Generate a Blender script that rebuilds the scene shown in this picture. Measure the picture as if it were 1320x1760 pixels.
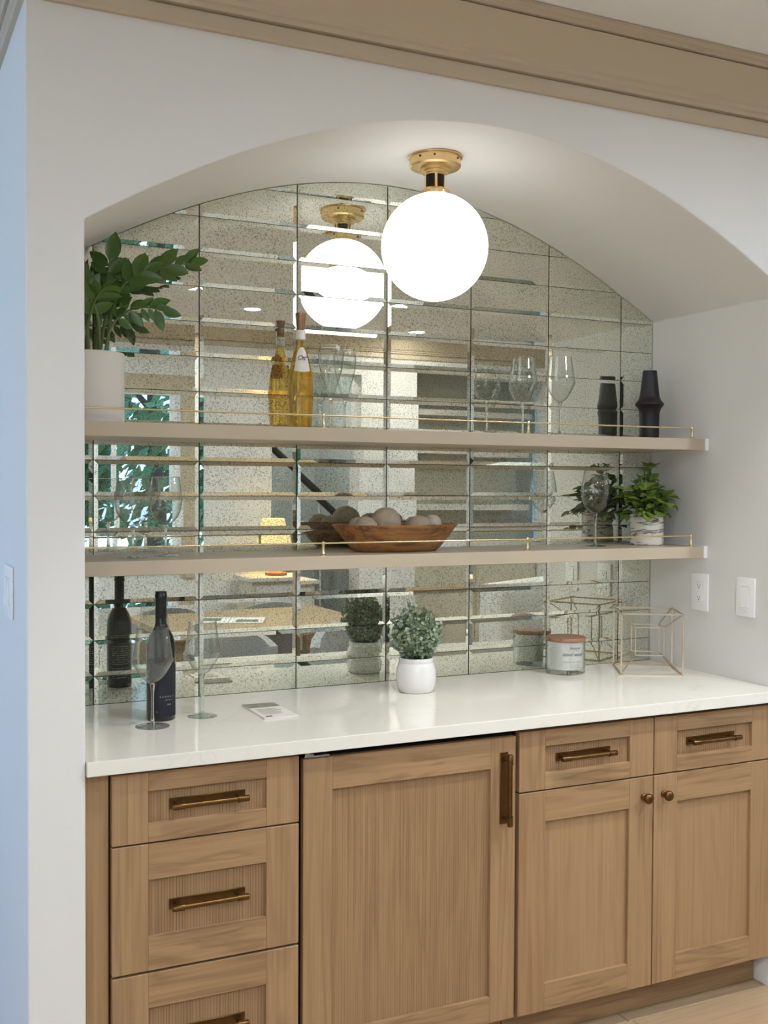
import bpy, bmesh, math, random
from mathutils import Vector, Matrix, Quaternion
random.seed(7)
sc = bpy.context.scene
C = sc.collection
for o in list(bpy.data.objects): bpy.data.objects.remove(o)
PI = math.pi

# ---------------------------------------------------------------- camera
F_PX = 1870.91
cam_d = bpy.data.cameras.new('camera'); cam = bpy.data.objects.new('camera', cam_d); C.objects.link(cam)
cam_d.sensor_fit = 'HORIZONTAL'; cam_d.sensor_width = 36.0; cam_d.lens = F_PX*36/1320; cam_d.clip_start = .02
YAW, PIT, ROL = .4474519, -.0243784, .0048330
f_ = Vector((math.sin(YAW)*math.cos(PIT), math.cos(YAW)*math.cos(PIT), math.sin(PIT)))
r_ = Vector((math.cos(YAW), -math.sin(YAW), 0)); u_ = r_.cross(f_)
r2 = r_*math.cos(ROL)+u_*math.sin(ROL); u2 = -r_*math.sin(ROL)+u_*math.cos(ROL)
M = Matrix((r2, u2, -f_)).transposed().to_4x4(); M.translation = Vector((-.589153, -3.142972, 1.543928))
cam.matrix_world = M
sc.camera = cam

# ---------------------------------------------------------------- sky and exposure
w = bpy.data.worlds.new('world'); sc.world = w; w.use_nodes = True
nt = w.node_tree; nt.nodes.clear()
out = nt.nodes.new('ShaderNodeOutputWorld'); bg = nt.nodes.new('ShaderNodeBackground')
tc = nt.nodes.new('ShaderNodeTexCoord'); sx = nt.nodes.new('ShaderNodeSeparateXYZ')
cr = nt.nodes.new('ShaderNodeValToRGB')
cr.color_ramp.elements[0].position = 0; cr.color_ramp.elements[0].color = (.42, .64, 1, 1)
cr.color_ramp.elements[1].position = .7; cr.color_ramp.elements[1].color = (.20, .40, 1, 1)
nt.links.new(tc.outputs['Generated'], sx.inputs[0]); nt.links.new(sx.outputs[2], cr.inputs[0])
nt.links.new(cr.outputs[0], bg.inputs[0]); bg.inputs[1].default_value = 4.3
nt.links.new(bg.outputs[0], out.inputs[0])
vs = sc.view_settings
sc.display_settings.display_device = 'sRGB'
vs.view_transform = 'Standard'; vs.look = 'None'; vs.gamma = 1; vs.use_curve_mapping = False; vs.exposure = 0.24

def portal(name, loc, rot, sx_, sy_):
    l = bpy.data.lights.new(name, 'AREA'); l.shape = 'RECTANGLE'; l.size = sx_; l.size_y = sy_
    l.cycles.is_portal = True
    o = bpy.data.objects.new(name, l); C.objects.link(o); o.location = loc; o.rotation_euler = rot
DOWNLIGHT = 880.0     # radiance of a ceiling downlight lens
SPOT = 50.0           # power of the two shielded downlights in front of the niche
sc.cycles.transparent_max_bounces = 32
GLOBE = 2.0
LAMP = 3.5

# ---------------------------------------------------------------- materials
def newmat(n):
    m = bpy.data.materials.new(n); m.use_nodes = True
    t = m.node_tree; return m, t, t.nodes['Principled BSDF'], t.nodes, t.links
def S(v):
    return tuple((c/255/12.92 if c/255 <= .04045 else ((c/255+.055)/1.055)**2.4) for c in v)+(1,)
def plain(n, col, rough=.5, metal=0, spec=.5, noise=0, scale=30, bump=0, bscale=200, coat=0, em=0, emc=None):
    m, t, b, N, L = newmat(n)
    b.inputs['Base Color'].default_value = col; b.inputs['Roughness'].default_value = rough
    b.inputs['Metallic'].default_value = metal; b.inputs['Specular IOR Level'].default_value = spec
    if coat: b.inputs['Coat Weight'].default_value = coat; b.inputs['Coat Roughness'].default_value = .08
    tcn = N.new('ShaderNodeTexCoord')
    if noise:
        nz = N.new('ShaderNodeTexNoise'); nz.inputs['Scale'].default_value = scale; nz.inputs['Detail'].default_value = 4
        L.new(tcn.outputs['Object'], nz.inputs['Vector'])
        mx = N.new('ShaderNodeMix'); mx.data_type = 'RGBA'
        mx.inputs[6].default_value = tuple(c*(1-noise) for c in col[:3])+(1,)
        mx.inputs[7].default_value = tuple(min(1, c*(1+noise)) for c in col[:3])+(1,)
        L.new(nz.outputs[0], mx.inputs[0]); L.new(mx.outputs[2], b.inputs['Base Color'])
    if bump:
        nb = N.new('ShaderNodeTexNoise'); nb.inputs['Scale'].default_value = bscale
        L.new(tcn.outputs['Object'], nb.inputs['Vector'])
        bp = N.new('ShaderNodeBump'); bp.inputs['Strength'].default_value = bump; bp.inputs['Distance'].default_value = .002
        L.new(nb.outputs[0], bp.inputs['Height']); L.new(bp.outputs[0], b.inputs['Normal'])
    if em:
        b.inputs['Emission Color'].default_value = emc or col; b.inputs['Emission Strength'].default_value = em
    return m
def wood(n, c0, c1, dark, horiz=False, line=.5, rough=.45, dist=4.0, lscale=60, wscale=9, bump=.15, ribs=0, rings=.55):
    """oak: long grain along Z (or X if horiz), fine dark pores plus broad rings"""
    m, t, b, N, L = newmat(n)
    tcn = N.new('ShaderNodeTexCoord'); oi = N.new('ShaderNodeObjectInfo')
    add = N.new('ShaderNodeVectorMath'); add.operation = 'ADD'
    cmb = N.new('ShaderNodeCombineXYZ'); mul = N.new('ShaderNodeMath'); mul.operation = 'MULTIPLY'; mul.inputs[1].default_value = 17.3
    L.new(oi.outputs['Random'], mul.inputs[0])
    for k in range(3): L.new(mul.outputs[0], cmb.inputs[k])
    L.new(tcn.outputs['Object'], add.inputs[0]); L.new(cmb.outputs[0], add.inputs[1])
    mp = N.new('ShaderNodeMapping'); L.new(add.outputs[0], mp.inputs[0])
    mp.inputs['Scale'].default_value = (.13, 1, 1) if horiz else (1, 1, .06)
    n1 = N.new('ShaderNodeTexNoise'); n1.inputs['Scale'].default_value = wscale; n1.inputs['Detail'].default_value = 3; n1.inputs['Distortion'].default_value = .6
    L.new(mp.outputs[0], n1.inputs['Vector'])
    # rings: sine of the distorted field
    m1 = N.new('ShaderNodeMath'); m1.operation = 'MULTIPLY'; m1.inputs[1].default_value = dist*12
    L.new(n1.outputs[0], m1.inputs[0])
    s1 = N.new('ShaderNodeMath'); s1.operation = 'SINE'; L.new(m1.outputs[0], s1.inputs[0])
    s2 = N.new('ShaderNodeMath'); s2.operation = 'MULTIPLY_ADD'; s2.inputs[1].default_value = .5; s2.inputs[2].default_value = .5; L.new(s1.outputs[0], s2.inputs[0])
    p1 = N.new('ShaderNodeMath'); p1.operation = 'POWER'; p1.inputs[1].default_value = 3.0; L.new(s2.outputs[0], p1.inputs[0])
    mp2 = N.new('ShaderNodeMapping'); L.new(add.outputs[0], mp2.inputs[0])
    mp2.inputs['Scale'].default_value = (.02, 1, 1) if horiz else (1, 1, .02)
    n2 = N.new('ShaderNodeTexNoise'); n2.inputs['Scale'].default_value = lscale*2; n2.inputs['Detail'].default_value = 5; n2.inputs['Roughness'].default_value = .7
    L.new(mp2.outputs[0], n2.inputs['Vector'])
    cr = N.new('ShaderNodeValToRGB'); e = cr.color_ramp.elements
    e[0].position = .35; e[0].color = (0, 0, 0, 1); e[1].position = .62; e[1].color = (1, 1, 1, 1); L.new(n2.outputs[0], cr.inputs[0])
    n3 = N.new('ShaderNodeTexNoise'); n3.inputs['Scale'].default_value = 3.5; L.new(mp.outputs[0], n3.inputs['Vector'])
    mx = N.new('ShaderNodeMix'); mx.data_type = 'RGBA'; mx.inputs[6].default_value = c0; mx.inputs[7].default_value = c1; L.new(n3.outputs[0], mx.inputs[0])
    f1 = N.new('ShaderNodeMath'); f1.operation = 'MULTIPLY'; f1.inputs[1].default_value = line*rings; L.new(p1.outputs[0], f1.inputs[0])
    inv = N.new('ShaderNodeMath'); inv.operation = 'MULTIPLY_ADD'; inv.inputs[1].default_value = -line*.75; inv.inputs[2].default_value = line*.75; L.new(cr.outputs[0], inv.inputs[0])
    ad = N.new('ShaderNodeMath'); ad.operation = 'ADD'; ad.use_clamp = True; L.new(f1.outputs[0], ad.inputs[0]); L.new(inv.outputs[0], ad.inputs[1])
    if ribs:   # fairly even upright pore lines of rift-cut oak
        sp = N.new('ShaderNodeSeparateXYZ'); L.new(tcn.outputs['Object'], sp.inputs[0])
        n4 = N.new('ShaderNodeTexNoise'); n4.inputs['Scale'].default_value = 22; n4.inputs['Detail'].default_value = 2; L.new(mp2.outputs[0], n4.inputs['Vector'])
        w1 = N.new('ShaderNodeMath'); w1.operation = 'MULTIPLY_ADD'; w1.inputs[1].default_value = .020; L.new(n4.outputs[0], w1.inputs[0]); L.new(sp.outputs[0], w1.inputs[2])
        w2 = N.new('ShaderNodeMath'); w2.operation = 'MULTIPLY'; w2.inputs[1].default_value = 2*PI/.0072; L.new(w1.outputs[0], w2.inputs[0])
        w3 = N.new('ShaderNodeMath'); w3.operation = 'SINE'; L.new(w2.outputs[0], w3.inputs[0])
        w4 = N.new('ShaderNodeMath'); w4.operation = 'MAXIMUM'; w4.inputs[1].default_value = 0; L.new(w3.outputs[0], w4.inputs[0])
        w5 = N.new('ShaderNodeMath'); w5.operation = 'POWER'; w5.inputs[1].default_value = 5; L.new(w4.outputs[0], w5.inputs[0])
        n5 = N.new('ShaderNodeTexNoise'); n5.inputs['Scale'].default_value = 30; L.new(mp2.outputs[0], n5.inputs['Vector'])
        w6 = N.new('ShaderNodeMath'); w6.operation = 'MULTIPLY'; L.new(w5.outputs[0], w6.inputs[0]); L.new(n5.outputs[0], w6.inputs[1])
        ad2 = N.new('ShaderNodeMath'); ad2.operation = 'MULTIPLY_ADD'; ad2.use_clamp = True; ad2.inputs[1].default_value = ribs*1.8; L.new(w6.outputs[0], ad2.inputs[0]); L.new(ad.outputs[0], ad2.inputs[2]); ad = ad2
    mx2 = N.new('ShaderNodeMix'); mx2.data_type = 'RGBA'; L.new(ad.outputs[0], mx2.inputs[0]); L.new(mx.outputs[2], mx2.inputs[6]); mx2.inputs[7].default_value = dark
    L.new(mx2.outputs[2], b.inputs['Base Color']); b.inputs['Roughness'].default_value = rough
    bp = N.new('ShaderNodeBump'); bp.inputs['Strength'].default_value = bump; bp.inputs['Distance'].default_value = .001; bp.invert = True
    L.new(ad.outputs[0], bp.inputs['Height']); L.new(bp.outputs[0], b.inputs['Normal'])
    return m
def thin_glass(n, tint=(.97, .98, .97), edge=(.78, .80, .78), rough=.0):
    """clear thin glass: Fresnel reflection over a see-through body that darkens where it is seen edge on"""
    m, t, b, N, L = newmat(n); N.remove(b)
    out = N['Material Output']
    lw = N.new('ShaderNodeLayerWeight'); lw.inputs[0].default_value = .5
    cr = N.new('ShaderNodeValToRGB'); e = cr.color_ramp.elements
    e[0].position = .55; e[0].color = tint+(1,); e[1].position = .98; e[1].color = edge+(1,)
    L.new(lw.outputs['Facing'], cr.inputs[0])
    tr = N.new('ShaderNodeBsdfTransparent'); L.new(cr.outputs[0], tr.inputs[0])
    gl = N.new('ShaderNodeBsdfGlossy'); gl.inputs['Roughness'].default_value = rough
    lf = N.new('ShaderNodeLayerWeight'); lf.inputs[0].default_value = .5
    pw = N.new('ShaderNodeMath'); pw.operation = 'POWER'; pw.inputs[1].default_value = 3.2; L.new(lf.outputs['Facing'], pw.inputs[0])
    fr = N.new('ShaderNodeMath'); fr.operation = 'MULTIPLY_ADD'; fr.inputs[1].default_value = .93; fr.inputs[2].default_value = .048; L.new(pw.outputs[0], fr.inputs[0])
    mx = N.new('ShaderNodeMixShader'); L.new(fr.outputs[0], mx.inputs[0]); L.new(tr.outputs[0], mx.inputs[1]); L.new(gl.outputs[0], mx.inputs[2])
    L.new(mx.outputs[0], out.inputs[0]); return m
def solid_glass(n, col=(1, 1, 1, 1), ior=1.5, rough=0):
    m, t, b, N, L = newmat(n); N.remove(b)
    g = N.new('ShaderNodeBsdfGlass'); g.inputs[0].default_value = col; g.inputs['IOR'].default_value = ior; g.inputs['Roughness'].default_value = rough
    L.new(g.outputs[0], N['Material Output'].inputs[0]); return m
def antique_mirror(n):
    m, t, b, N, L = newmat(n)
    tcn = N.new('ShaderNodeTexCoord'); oi = N.new('ShaderNodeObjectInfo')
    mul = N.new('ShaderNodeMath'); mul.operation = 'MULTIPLY'; mul.inputs[1].default_value = 31; L.new(oi.outputs['Random'], mul.inputs[0])
    cmb = N.new('ShaderNodeCombineXYZ'); [L.new(mul.outputs[0], cmb.inputs[k]) for k in range(3)]
    add = N.new('ShaderNodeVectorMath'); L.new(tcn.outputs['Object'], add.inputs[0]); L.new(cmb.outputs[0], add.inputs[1])
    n1 = N.new('ShaderNodeTexNoise'); n1.inputs['Scale'].default_value = 235; n1.inputs['Detail'].default_value = 3; n1.inputs['Roughness'].default_value = .65; L.new(add.outputs[0], n1.inputs['Vector'])
    n2 = N.new('ShaderNodeTexNoise'); n2.inputs['Scale'].default_value = 9; n2.inputs['Detail'].default_value = 3; L.new(add.outputs[0], n2.inputs['Vector'])
    sh = N.new('ShaderNodeMath'); sh.operation = 'MULTIPLY_ADD'; sh.inputs[1].default_value = .16; sh.inputs[2].default_value = -.08; L.new(n2.outputs[0], sh.inputs[0])
    ad = N.new('ShaderNodeMath'); ad.operation = 'ADD'; L.new(n1.outputs[0], ad.inputs[0]); L.new(sh.outputs[0], ad.inputs[1])
    cr = N.new('ShaderNodeValToRGB'); e = cr.color_ramp.elements
    e[0].position = .34; e[0].color = (.32, .33, .25, 1); e[1].position = .58; e[1].color = (.90, .925, .82, 1)
    x = cr.color_ramp.elements.new(.43); x.color = (.72, .74, .64, 1)
    L.new(ad.outputs[0], cr.inputs[0])
    L.new(cr.outputs[0], b.inputs['Base Color']); b.inputs['Metallic'].default_value = 1; b.inputs['Roughness'].default_value = .006
    # a little dull haze of the aged silvering
    df = N.new('ShaderNodeBsdfDiffuse'); df.inputs[0].default_value = (.42, .43, .34, 1)
    mx = N.new('ShaderNodeMixShader'); mx.inputs[0].default_value = .07
    L.new(b.outputs[0], mx.inputs[1]); L.new(df.outputs[0], mx.inputs[2]); L.new(mx.outputs[0], N['Material Output'].inputs[0])
    return m
def marble(n):
    m, t, b, N, L = newmat(n)
    tcn = N.new('ShaderNodeTexCoord'); mp = N.new('ShaderNodeMapping'); mp.inputs['Scale'].default_value = (7, 7, 34); L.new(tcn.outputs['Object'], mp.inputs[0])
    nz = N.new('ShaderNodeTexNoise'); nz.inputs['Scale'].default_value = 1.3; nz.inputs['Detail'].default_value = 8; nz.inputs['Distortion'].default_value = .8; L.new(mp.outputs[0], nz.inputs['Vector'])
    cr = N.new('ShaderNodeValToRGB'); e = cr.color_ramp.elements
    e[0].position = .0; e[0].color = S((214, 206, 192)); e[1].position = 1; e[1].color = S((206, 198, 182))
    for p, c in ((.50, (218, 210, 196)), (.545, (120, 105, 98)), (.56, (52, 44, 42)), (.575, (150, 138, 128)), (.61, (214, 206, 192))):
        q = cr.color_ramp.elements.new(p); q.color = S(c)
    L.new(nz.outputs[0], cr.inputs[0]); L.new(cr.outputs[0], b.inputs['Base Color']); b.inputs['Roughness'].default_value = .35
    return m
def quartz(n):
    m, t, b, N, L = newmat(n)
    tcn = N.new('ShaderNodeTexCoord')
    nz = N.new('ShaderNodeTexNoise'); nz.inputs['Scale'].default_value = 2.2; nz.inputs['Detail'].default_value = 8; nz.inputs['Distortion'].default_value = 1.2; L.new(tcn.outputs['Object'], nz.inputs['Vector'])
    cr = N.new('ShaderNodeValToRGB'); e = cr.color_ramp.elements
    e[0].position = .0; e[0].color = S((234, 229, 217)); e[1].position = 1; e[1].color = S((234, 229, 217))
    for p, c in ((.505, (234, 229, 217)), (.512, (227, 222, 210)), (.519, (234, 229, 217))):
        q = cr.color_ramp.elements.new(p); q.color = S(c)
    L.new(nz.outputs[0], cr.inputs[0]); L.new(cr.outputs[0], b.inputs['Base Color']); b.inputs['Roughness'].default_value = .09
    return m

WALL = plain('painted_wall', S((226, 223, 218)), .6, noise=.01, scale=3, bump=.04, bscale=350)
BEIGE = plain('beige_paint', S((190, 174, 150)), .4)
CEIL = plain('ceiling_paint', S((228, 225, 220)), .7)
MIRROR = antique_mirror('antique_mirror')
MASTIC = plain('dark_joint', S((46, 54, 50)), .5)
QUARTZ = quartz('white_quartz')
OAK0, OAK1, OAKD = S((176, 142, 104)), S((163, 128, 90)), S((112, 82, 54))
OAKV = wood('oak_upright_grain', OAK0, OAK1, OAKD, line=.42)
OAKH = wood('oak_level_grain', OAK0, OAK1, OAKD, horiz=True, line=.42, rings=.8, wscale=11, dist=3)
OAKP = wood('oak_panel_grain', S((168, 134, 97)), S((158, 124, 87)), S((98, 72, 48)), line=.36, dist=4, wscale=12, ribs=.75, rings=.3)
OAKR = wood('oak_tall_panel_grain', S((170, 136, 99)), S((158, 124, 87)), S((100, 74, 50)), line=.4, dist=4, wscale=12, ribs=.32, rings=.35)
OAKF = wood('floor_oak', S((190, 162, 128)), S((176, 148, 114)), S((138, 110, 80)), horiz=True, line=.3, rough=.4)
TABLEW = wood('table_oak', S((176, 150, 112)), S((160, 134, 98)), S((130, 100, 60)), horiz=True, line=.3)
BLACKG = plain('black_gap', S((14, 12, 12)), .6)
BRONZE = plain('antique_brass', S((112, 84, 50)), .38, metal=1, noise=.25, scale=60)
BRASS = plain('brushed_brass', S((232, 202, 148)), .33, metal=1)
RODB = plain('pale_brass', S((236, 220, 174)), .25, metal=1)
CHROME = plain('steel', (.6, .6, .6, 1), .25, metal=1)
DARKM = plain('dark_bronze_mesh', S((40, 28, 18)), .5, metal=.6)
OPAL = plain('opal_glass', (.9, .89, .87, 1), .12, em=GLOBE, emc=(.98, 1, 1.02, 1))
GLASS = thin_glass('clear_glass')
PANE = thin_glass('window_pane', (.93, .97, .97), (.8, .86, .86))
STEM = solid_glass('glass_stem', (.985, .99, .985, 1), 1.46)
WHITEC = plain('white_ceramic', S((226, 222, 218)), .12, coat=.5)
WHITEM = plain('matte_white_ceramic', S((222, 214, 204)), .55)
PLAST = plain('white_plastic', S((246, 244, 241)), .3)
SLOT = plain('dark_slot', S((60, 58, 56)), .6)
BLACKV = plain('black_ceramic', S((22, 16, 18)), .42, bump=.2, bscale=90)
BOTTLE = plain('dark_bottle_glass', S((6, 6, 8)), .06, coat=.4)
FOIL = plain('black_capsule', S((10, 9, 10)), .3)
LABELK = plain('dark_navy_label', S((14, 15, 30)), .5)
INKW = plain('pale_print', S((176, 176, 176)), .5)
INKK = plain('dark_print', S((70, 66, 60)), .6)
CORK = plain('copper_stopper', S((150, 112, 84)), .35, metal=.5, noise=.15, scale=80)
PAPER = plain('white_label', S((232, 224, 216)), .6)
ROSE = solid_glass('golden_wine', S((253, 232, 170)), 1.33)
_t = ROSE.node_tree; _g = [n for n in _t.nodes if n.type == 'BSDF_GLASS'][0]; _x = _t.nodes.new('ShaderNodeBsdfTransparent'); _x.inputs[0].default_value = S((249, 222, 152))
_m = _t.nodes.new('ShaderNodeMixShader'); _m.inputs[0].default_value = .6; _t.links.new(_g.outputs[0], _m.inputs[1]); _t.links.new(_x.outputs[0], _m.inputs[2]); _t.links.new(_m.outputs[0], _t.nodes['Material Output'].inputs[0])
OLIVE = wood('olive_wood', S((150, 98, 52)), S((182, 130, 76)), S((70, 38, 18)), horiz=True, line=.75, rough=.35, dist=2.0, wscale=16)
BALL = plain('twine_ball', S((172, 154, 130)), .85, noise=.16, scale=50, bump=.9, bscale=70)
BALL2 = plain('speckled_ball', S((196, 180, 160)), .85, noise=.3, scale=120, bump=.9, bscale=110)
LID = wood('walnut_lid', S((172, 128, 98)), S((156, 112, 84)), S((112, 74, 52)), horiz=True, line=.4)
WAX = plain('white_jar', S((216, 214, 208)), .25, coat=.3)
MARB = marble('marbled_pot')
LEAFZ = plain('zz_leaf', S((66, 99, 34)), .28, noise=.35, scale=14)
LEAFM = plain('bright_leaf', S((124, 148, 64)), .42, noise=.35, scale=30)
LEAFE = plain('grey_green_leaf', S((150, 162, 142)), .6, noise=.3, scale=60)
LEAFE2 = plain('green_leaf', S((140, 152, 104)), .6, noise=.3, scale=60)
STALK = plain('green_stalk', S((84, 104, 50)), .4, noise=.2, scale=40)
SOIL = plain('dark_soil', S((40, 32, 24)), .95, noise=.3, scale=80)
CHAMP = plain('champagne_metal', S((204, 184, 156)), .3, metal=.85)
GREYF = plain('grey_upholstery', S((150, 148, 146)), .9, noise=.08, scale=60)
PALEF = plain('pale_upholstery', S((206, 200, 190)), .9, noise=.05, scale=60)
GREENF = plain('dark_green_fabric', S((38, 56, 44)), .9)
BLUEW = plain('cool_hall_paint', S((184, 190, 190)), .6)
DARKR = plain('dark_handrail', S((30, 26, 24)), .35)
TAUPE = plain('taupe_cabinet', S((200, 190, 170)), .5)
SHADE = plain('pleated_shade', S((236, 214, 150)), .8, em=LAMP*.14, emc=(1, .80, .42, 1))
LENS = plain('downlight_lens', (1, 1, 1, 1), .5, em=DOWNLIGHT, emc=(.84, .98, 1.13, 1))
BARK = plain('bark', S((70, 58, 46)), .9)
FOLI = plain('tree_foliage', S((104, 146, 92)), .7, noise=.5, scale=2)
GRASS = plain('lawn', S((84, 112, 56)), .9, noise=.3, scale=3)

# ---------------------------------------------------------------- mesh helpers
def link(name, me, parent=None, mats=()):
    o = bpy.data.objects.new(name, me); C.objects.link(o)
    for m in mats:
        if m.name not in [x.name for x in me.materials if x]: me.materials.append(m)
    if parent: o.parent = parent
    return o
def obj(name, bm, mats, parent=None, smooth=None):
    me = bpy.data.meshes.new(name)
    bmesh.ops.recalc_face_normals(bm, faces=bm.faces)
    if smooth is not None:
        for f in bm.faces: f.smooth = True
        for e in bm.edges:
            if len(e.link_faces) == 2 and e.calc_face_angle(0) > math.radians(smooth): e.smooth = False
    bm.to_mesh(me); bm.free()
    if not isinstance(mats, (list, tuple)): mats = [mats]
    for m in mats: me.materials.append(m)
    return link(name, me, parent)
def empty(name, loc=(0, 0, 0), rz=0):
    o = bpy.data.objects.new(name, None); C.objects.link(o); o.location = loc; o.rotation_euler = (0, 0, rz); o.empty_display_size = .05
    return o
def tag(o, label, cat, group=None, kind=None):
    o['label'] = label; o['category'] = cat
    if group: o['group'] = group
    if kind: o['kind'] = kind
    return o
def struct(o): o['kind'] = 'structure'; return o
def BM(): return bmesh.new()
def box(bm, x0, x1, y0, y1, z0, z1, mi=0, bev=0, mat=None, seg=2):
    v = [bm.verts.new(p) for p in ((x0, y0, z0), (x1, y0, z0), (x1, y1, z0), (x0, y1, z0), (x0, y0, z1), (x1, y0, z1), (x1, y1, z1), (x0, y1, z1))]
    fs = [bm.faces.new([v[i] for i in q]) for q in ((0, 3, 2, 1), (4, 5, 6, 7), (0, 1, 5, 4), (1, 2, 6, 5), (2, 3, 7, 6), (3, 0, 4, 7))]
    for f in fs: f.material_index = mi
    if mat: bmesh.ops.transform(bm, matrix=mat, verts=v)
    if bev:
        es = set(e for f in fs for e in f.edges)
        r = bmesh.ops.bevel(bm, geom=list(es), offset=bev, segments=seg, affect='EDGES', profile=.6)
        for f in r['faces']: f.material_index = mi
    return v
def lathe(bm, prof, n=32, c=(0, 0, 0), mi=0, sx=1, sy=1, closed=False, flute=0, nfl=0):
    rings = []
    for r, z in prof:
        if r <= 1e-6: rings.append([bm.verts.new((c[0], c[1], c[2]+z))])
        else:
            ring = []
            for k in range(n):
                a = 2*PI*k/n; rr = r*(1+flute*math.cos(nfl*a)) if flute else r
                ring.append(bm.verts.new((c[0]+rr*math.cos(a)*sx, c[1]+rr*math.sin(a)*sy, c[2]+z)))
            rings.append(ring)
    pr = list(zip(rings, rings[1:]))
    if closed: pr.append((rings[-1], rings[0]))
    for a, b in pr:
        if len(a) == 1 and len(b) == 1: continue
        for k in range(n):
            k2 = (k+1) % n
            if len(a) == 1: f = bm.faces.new((a[0], b[k], b[k2]))
            elif len(b) == 1: f = bm.faces.new((a[k], b[0], a[k2]))
            else: f = bm.faces.new((a[k], b[k], b[k2], a[k2]))
            f.material_index = mi
def tube(bm, pts, r, n=8, mi=0, cap=True):
    pts = [Vector(p) for p in pts]; rings = []
    rr = r if isinstance(r, (list, tuple)) else [r]*len(pts)
    prev = None
    for i, p in enumerate(pts):
        d = (pts[min(i+1, len(pts)-1)]-pts[max(i-1, 0)]).normalized()
        if prev is None:
            up = Vector((0, 0, 1)) if abs(d.z) < .9 else Vector((1, 0, 0)); a = d.cross(up).normalized()
        else: a = (prev-d*prev.dot(d)).normalized()
        prev = a; b = d.cross(a)
        rings.append([bm.verts.new(p+(a*math.cos(2*PI*k/n)+b*math.sin(2*PI*k/n))*rr[i]) for k in range(n)])
    for A, B in zip(rings, rings[1:]):
        for k in range(n): bm.faces.new((A[k], A[(k+1) % n], B[(k+1) % n], B[k])).material_index = mi
    if cap:
        bm.faces.new(rings[0]).material_index = mi; bm.faces.new(rings[-1]).material_index = mi
def extr(bm, poly, vec, mi=0):
    """closed polygon (3-D points) extruded by vec, with caps"""
    a = [bm.verts.new(p) for p in poly]; b = [bm.verts.new(Vector(p)+Vector(vec)) for p in poly]
    bm.faces.new(a).material_index = mi; bm.faces.new(b[::-1]).material_index = mi
    n = len(poly)
    for k in range(n): bm.faces.new((a[k], b[k], b[(k+1) % n], a[(k+1) % n])).material_index = mi
def ball(bm, c, r, u=20, v=12):
    prof = [(r*math.sin(PI*k/v), -r*math.cos(PI*k/v)) for k in range(v+1)]
    prof[0] = (0, -r); prof[-1] = (0, r); lathe(bm, prof, u, c)
def ubox(name, dims, mats, parent=None, bev=0):
    bm = BM(); box(bm, *dims, bev=bev); return obj(name, bm, mats, parent)
def bez(p0, p1, p2, n=10):
    p0, p1, p2 = Vector(p0), Vector(p1), Vector(p2)
    return [(1-t)**2*p0+2*t*(1-t)*p1+t*t*p2 for t in [k/n for k in range(n+1)]]
def smooth_curve(pts, n=6):
    P = [Vector(p) for p in pts]; P = [P[0]*2-P[1]]+P+[P[-1]*2-P[-2]]; out = []
    for i in range(1, len(P)-2):
        for k in range(n):
            t = k/n; a, b, c, d = P[i-1:i+3]
            out.append(.5*((2*b)+(c-a)*t+(2*a-5*b+4*c-d)*t*t+(3*b-a-3*c+d)*t**3))
    out.append(P[-2]); return out
def leaf_mesh(name, L, W, fold=.25, curl=.15, rows=5, tip=1.0, mat=None):
    """pointed oval leaf along +Y, face up +Z, folded along its midrib; 2 x rows quads"""
    me = bpy.data.meshes.new(name); V = []; Fc = []
    for i in range(rows+1):
        t = i/rows; wv = W*.5*math.sin(PI*t**.85)**.75 if 0 < t < 1 else 0.0006
        zc = -curl*L*t*t
        for s in (-1, 0, 1): V.append((s*wv, L*t, zc+abs(s)*wv*fold))
    for i in range(rows):
        for j in (0, 1):
            a = i*3+j; Fc.append((a, a+1, a+4, a+3))
    me.from_pydata(V, [], Fc); me.materials.append(mat)
    for p in me.polygons: p.use_smooth = True
    return me
def orient(loc, d, up, scale=1):
    d = Vector(d).normalized(); up = Vector(up); x = d.cross(up)
    if x.length < 1e-4: x = Vector((1, 0, 0))
    x.normalize(); z = x.cross(d)
    m = Matrix((x*scale, d*scale, z*scale)).transposed().to_4x4(); m.translation = loc; return m
def text_mesh(name, s, size, mat, parent, mapf, shear=0, depthless=True, spacing=1.0, align='CENTER'):
    cu = bpy.data.curves.new(name, 'FONT'); cu.body = s; cu.size = size; cu.align_x = align; cu.shear = shear; cu.space_character = spacing
    cu.resolution_u = 3
    t = bpy.data.objects.new(name, cu); C.objects.link(t)
    dg = bpy.context.evaluated_depsgraph_get(); dg.update()
    me = bpy.data.meshes.new_from_object(t.evaluated_get(dg)); bpy.data.objects.remove(t)
    for v in me.vertices: v.co = Vector(mapf(v.co.x, v.co.y))
    me.materials.clear(); me.materials.append(mat); me.name = name
    return link(name, me, parent)
def on_cyl(r, a0, z0):
    """flat text -> outside of an upright cylinder; a0 = facing angle"""
    return lambda x, y: (r*math.cos(a0+x/r), r*math.sin(a0+x/r), z0+y)

# ---------------------------------------------------------------- measures of the place
W = 1.994; XL = -.135; YF = -.64; ZF = -.03; ZC = 2.78; ZCT = .914
XM = (W+XL)/2; HALF = (W-XL)/2; APEX = 2.499
XE = -.262; XR = 6.0; XLW = -3.3; YB = -5.0; YN = 2.1
def arch_z(x):
    d = abs(x-XM); return APEX-(.35*d*d-.028*d**4)
ZS = arch_z(W)

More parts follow.
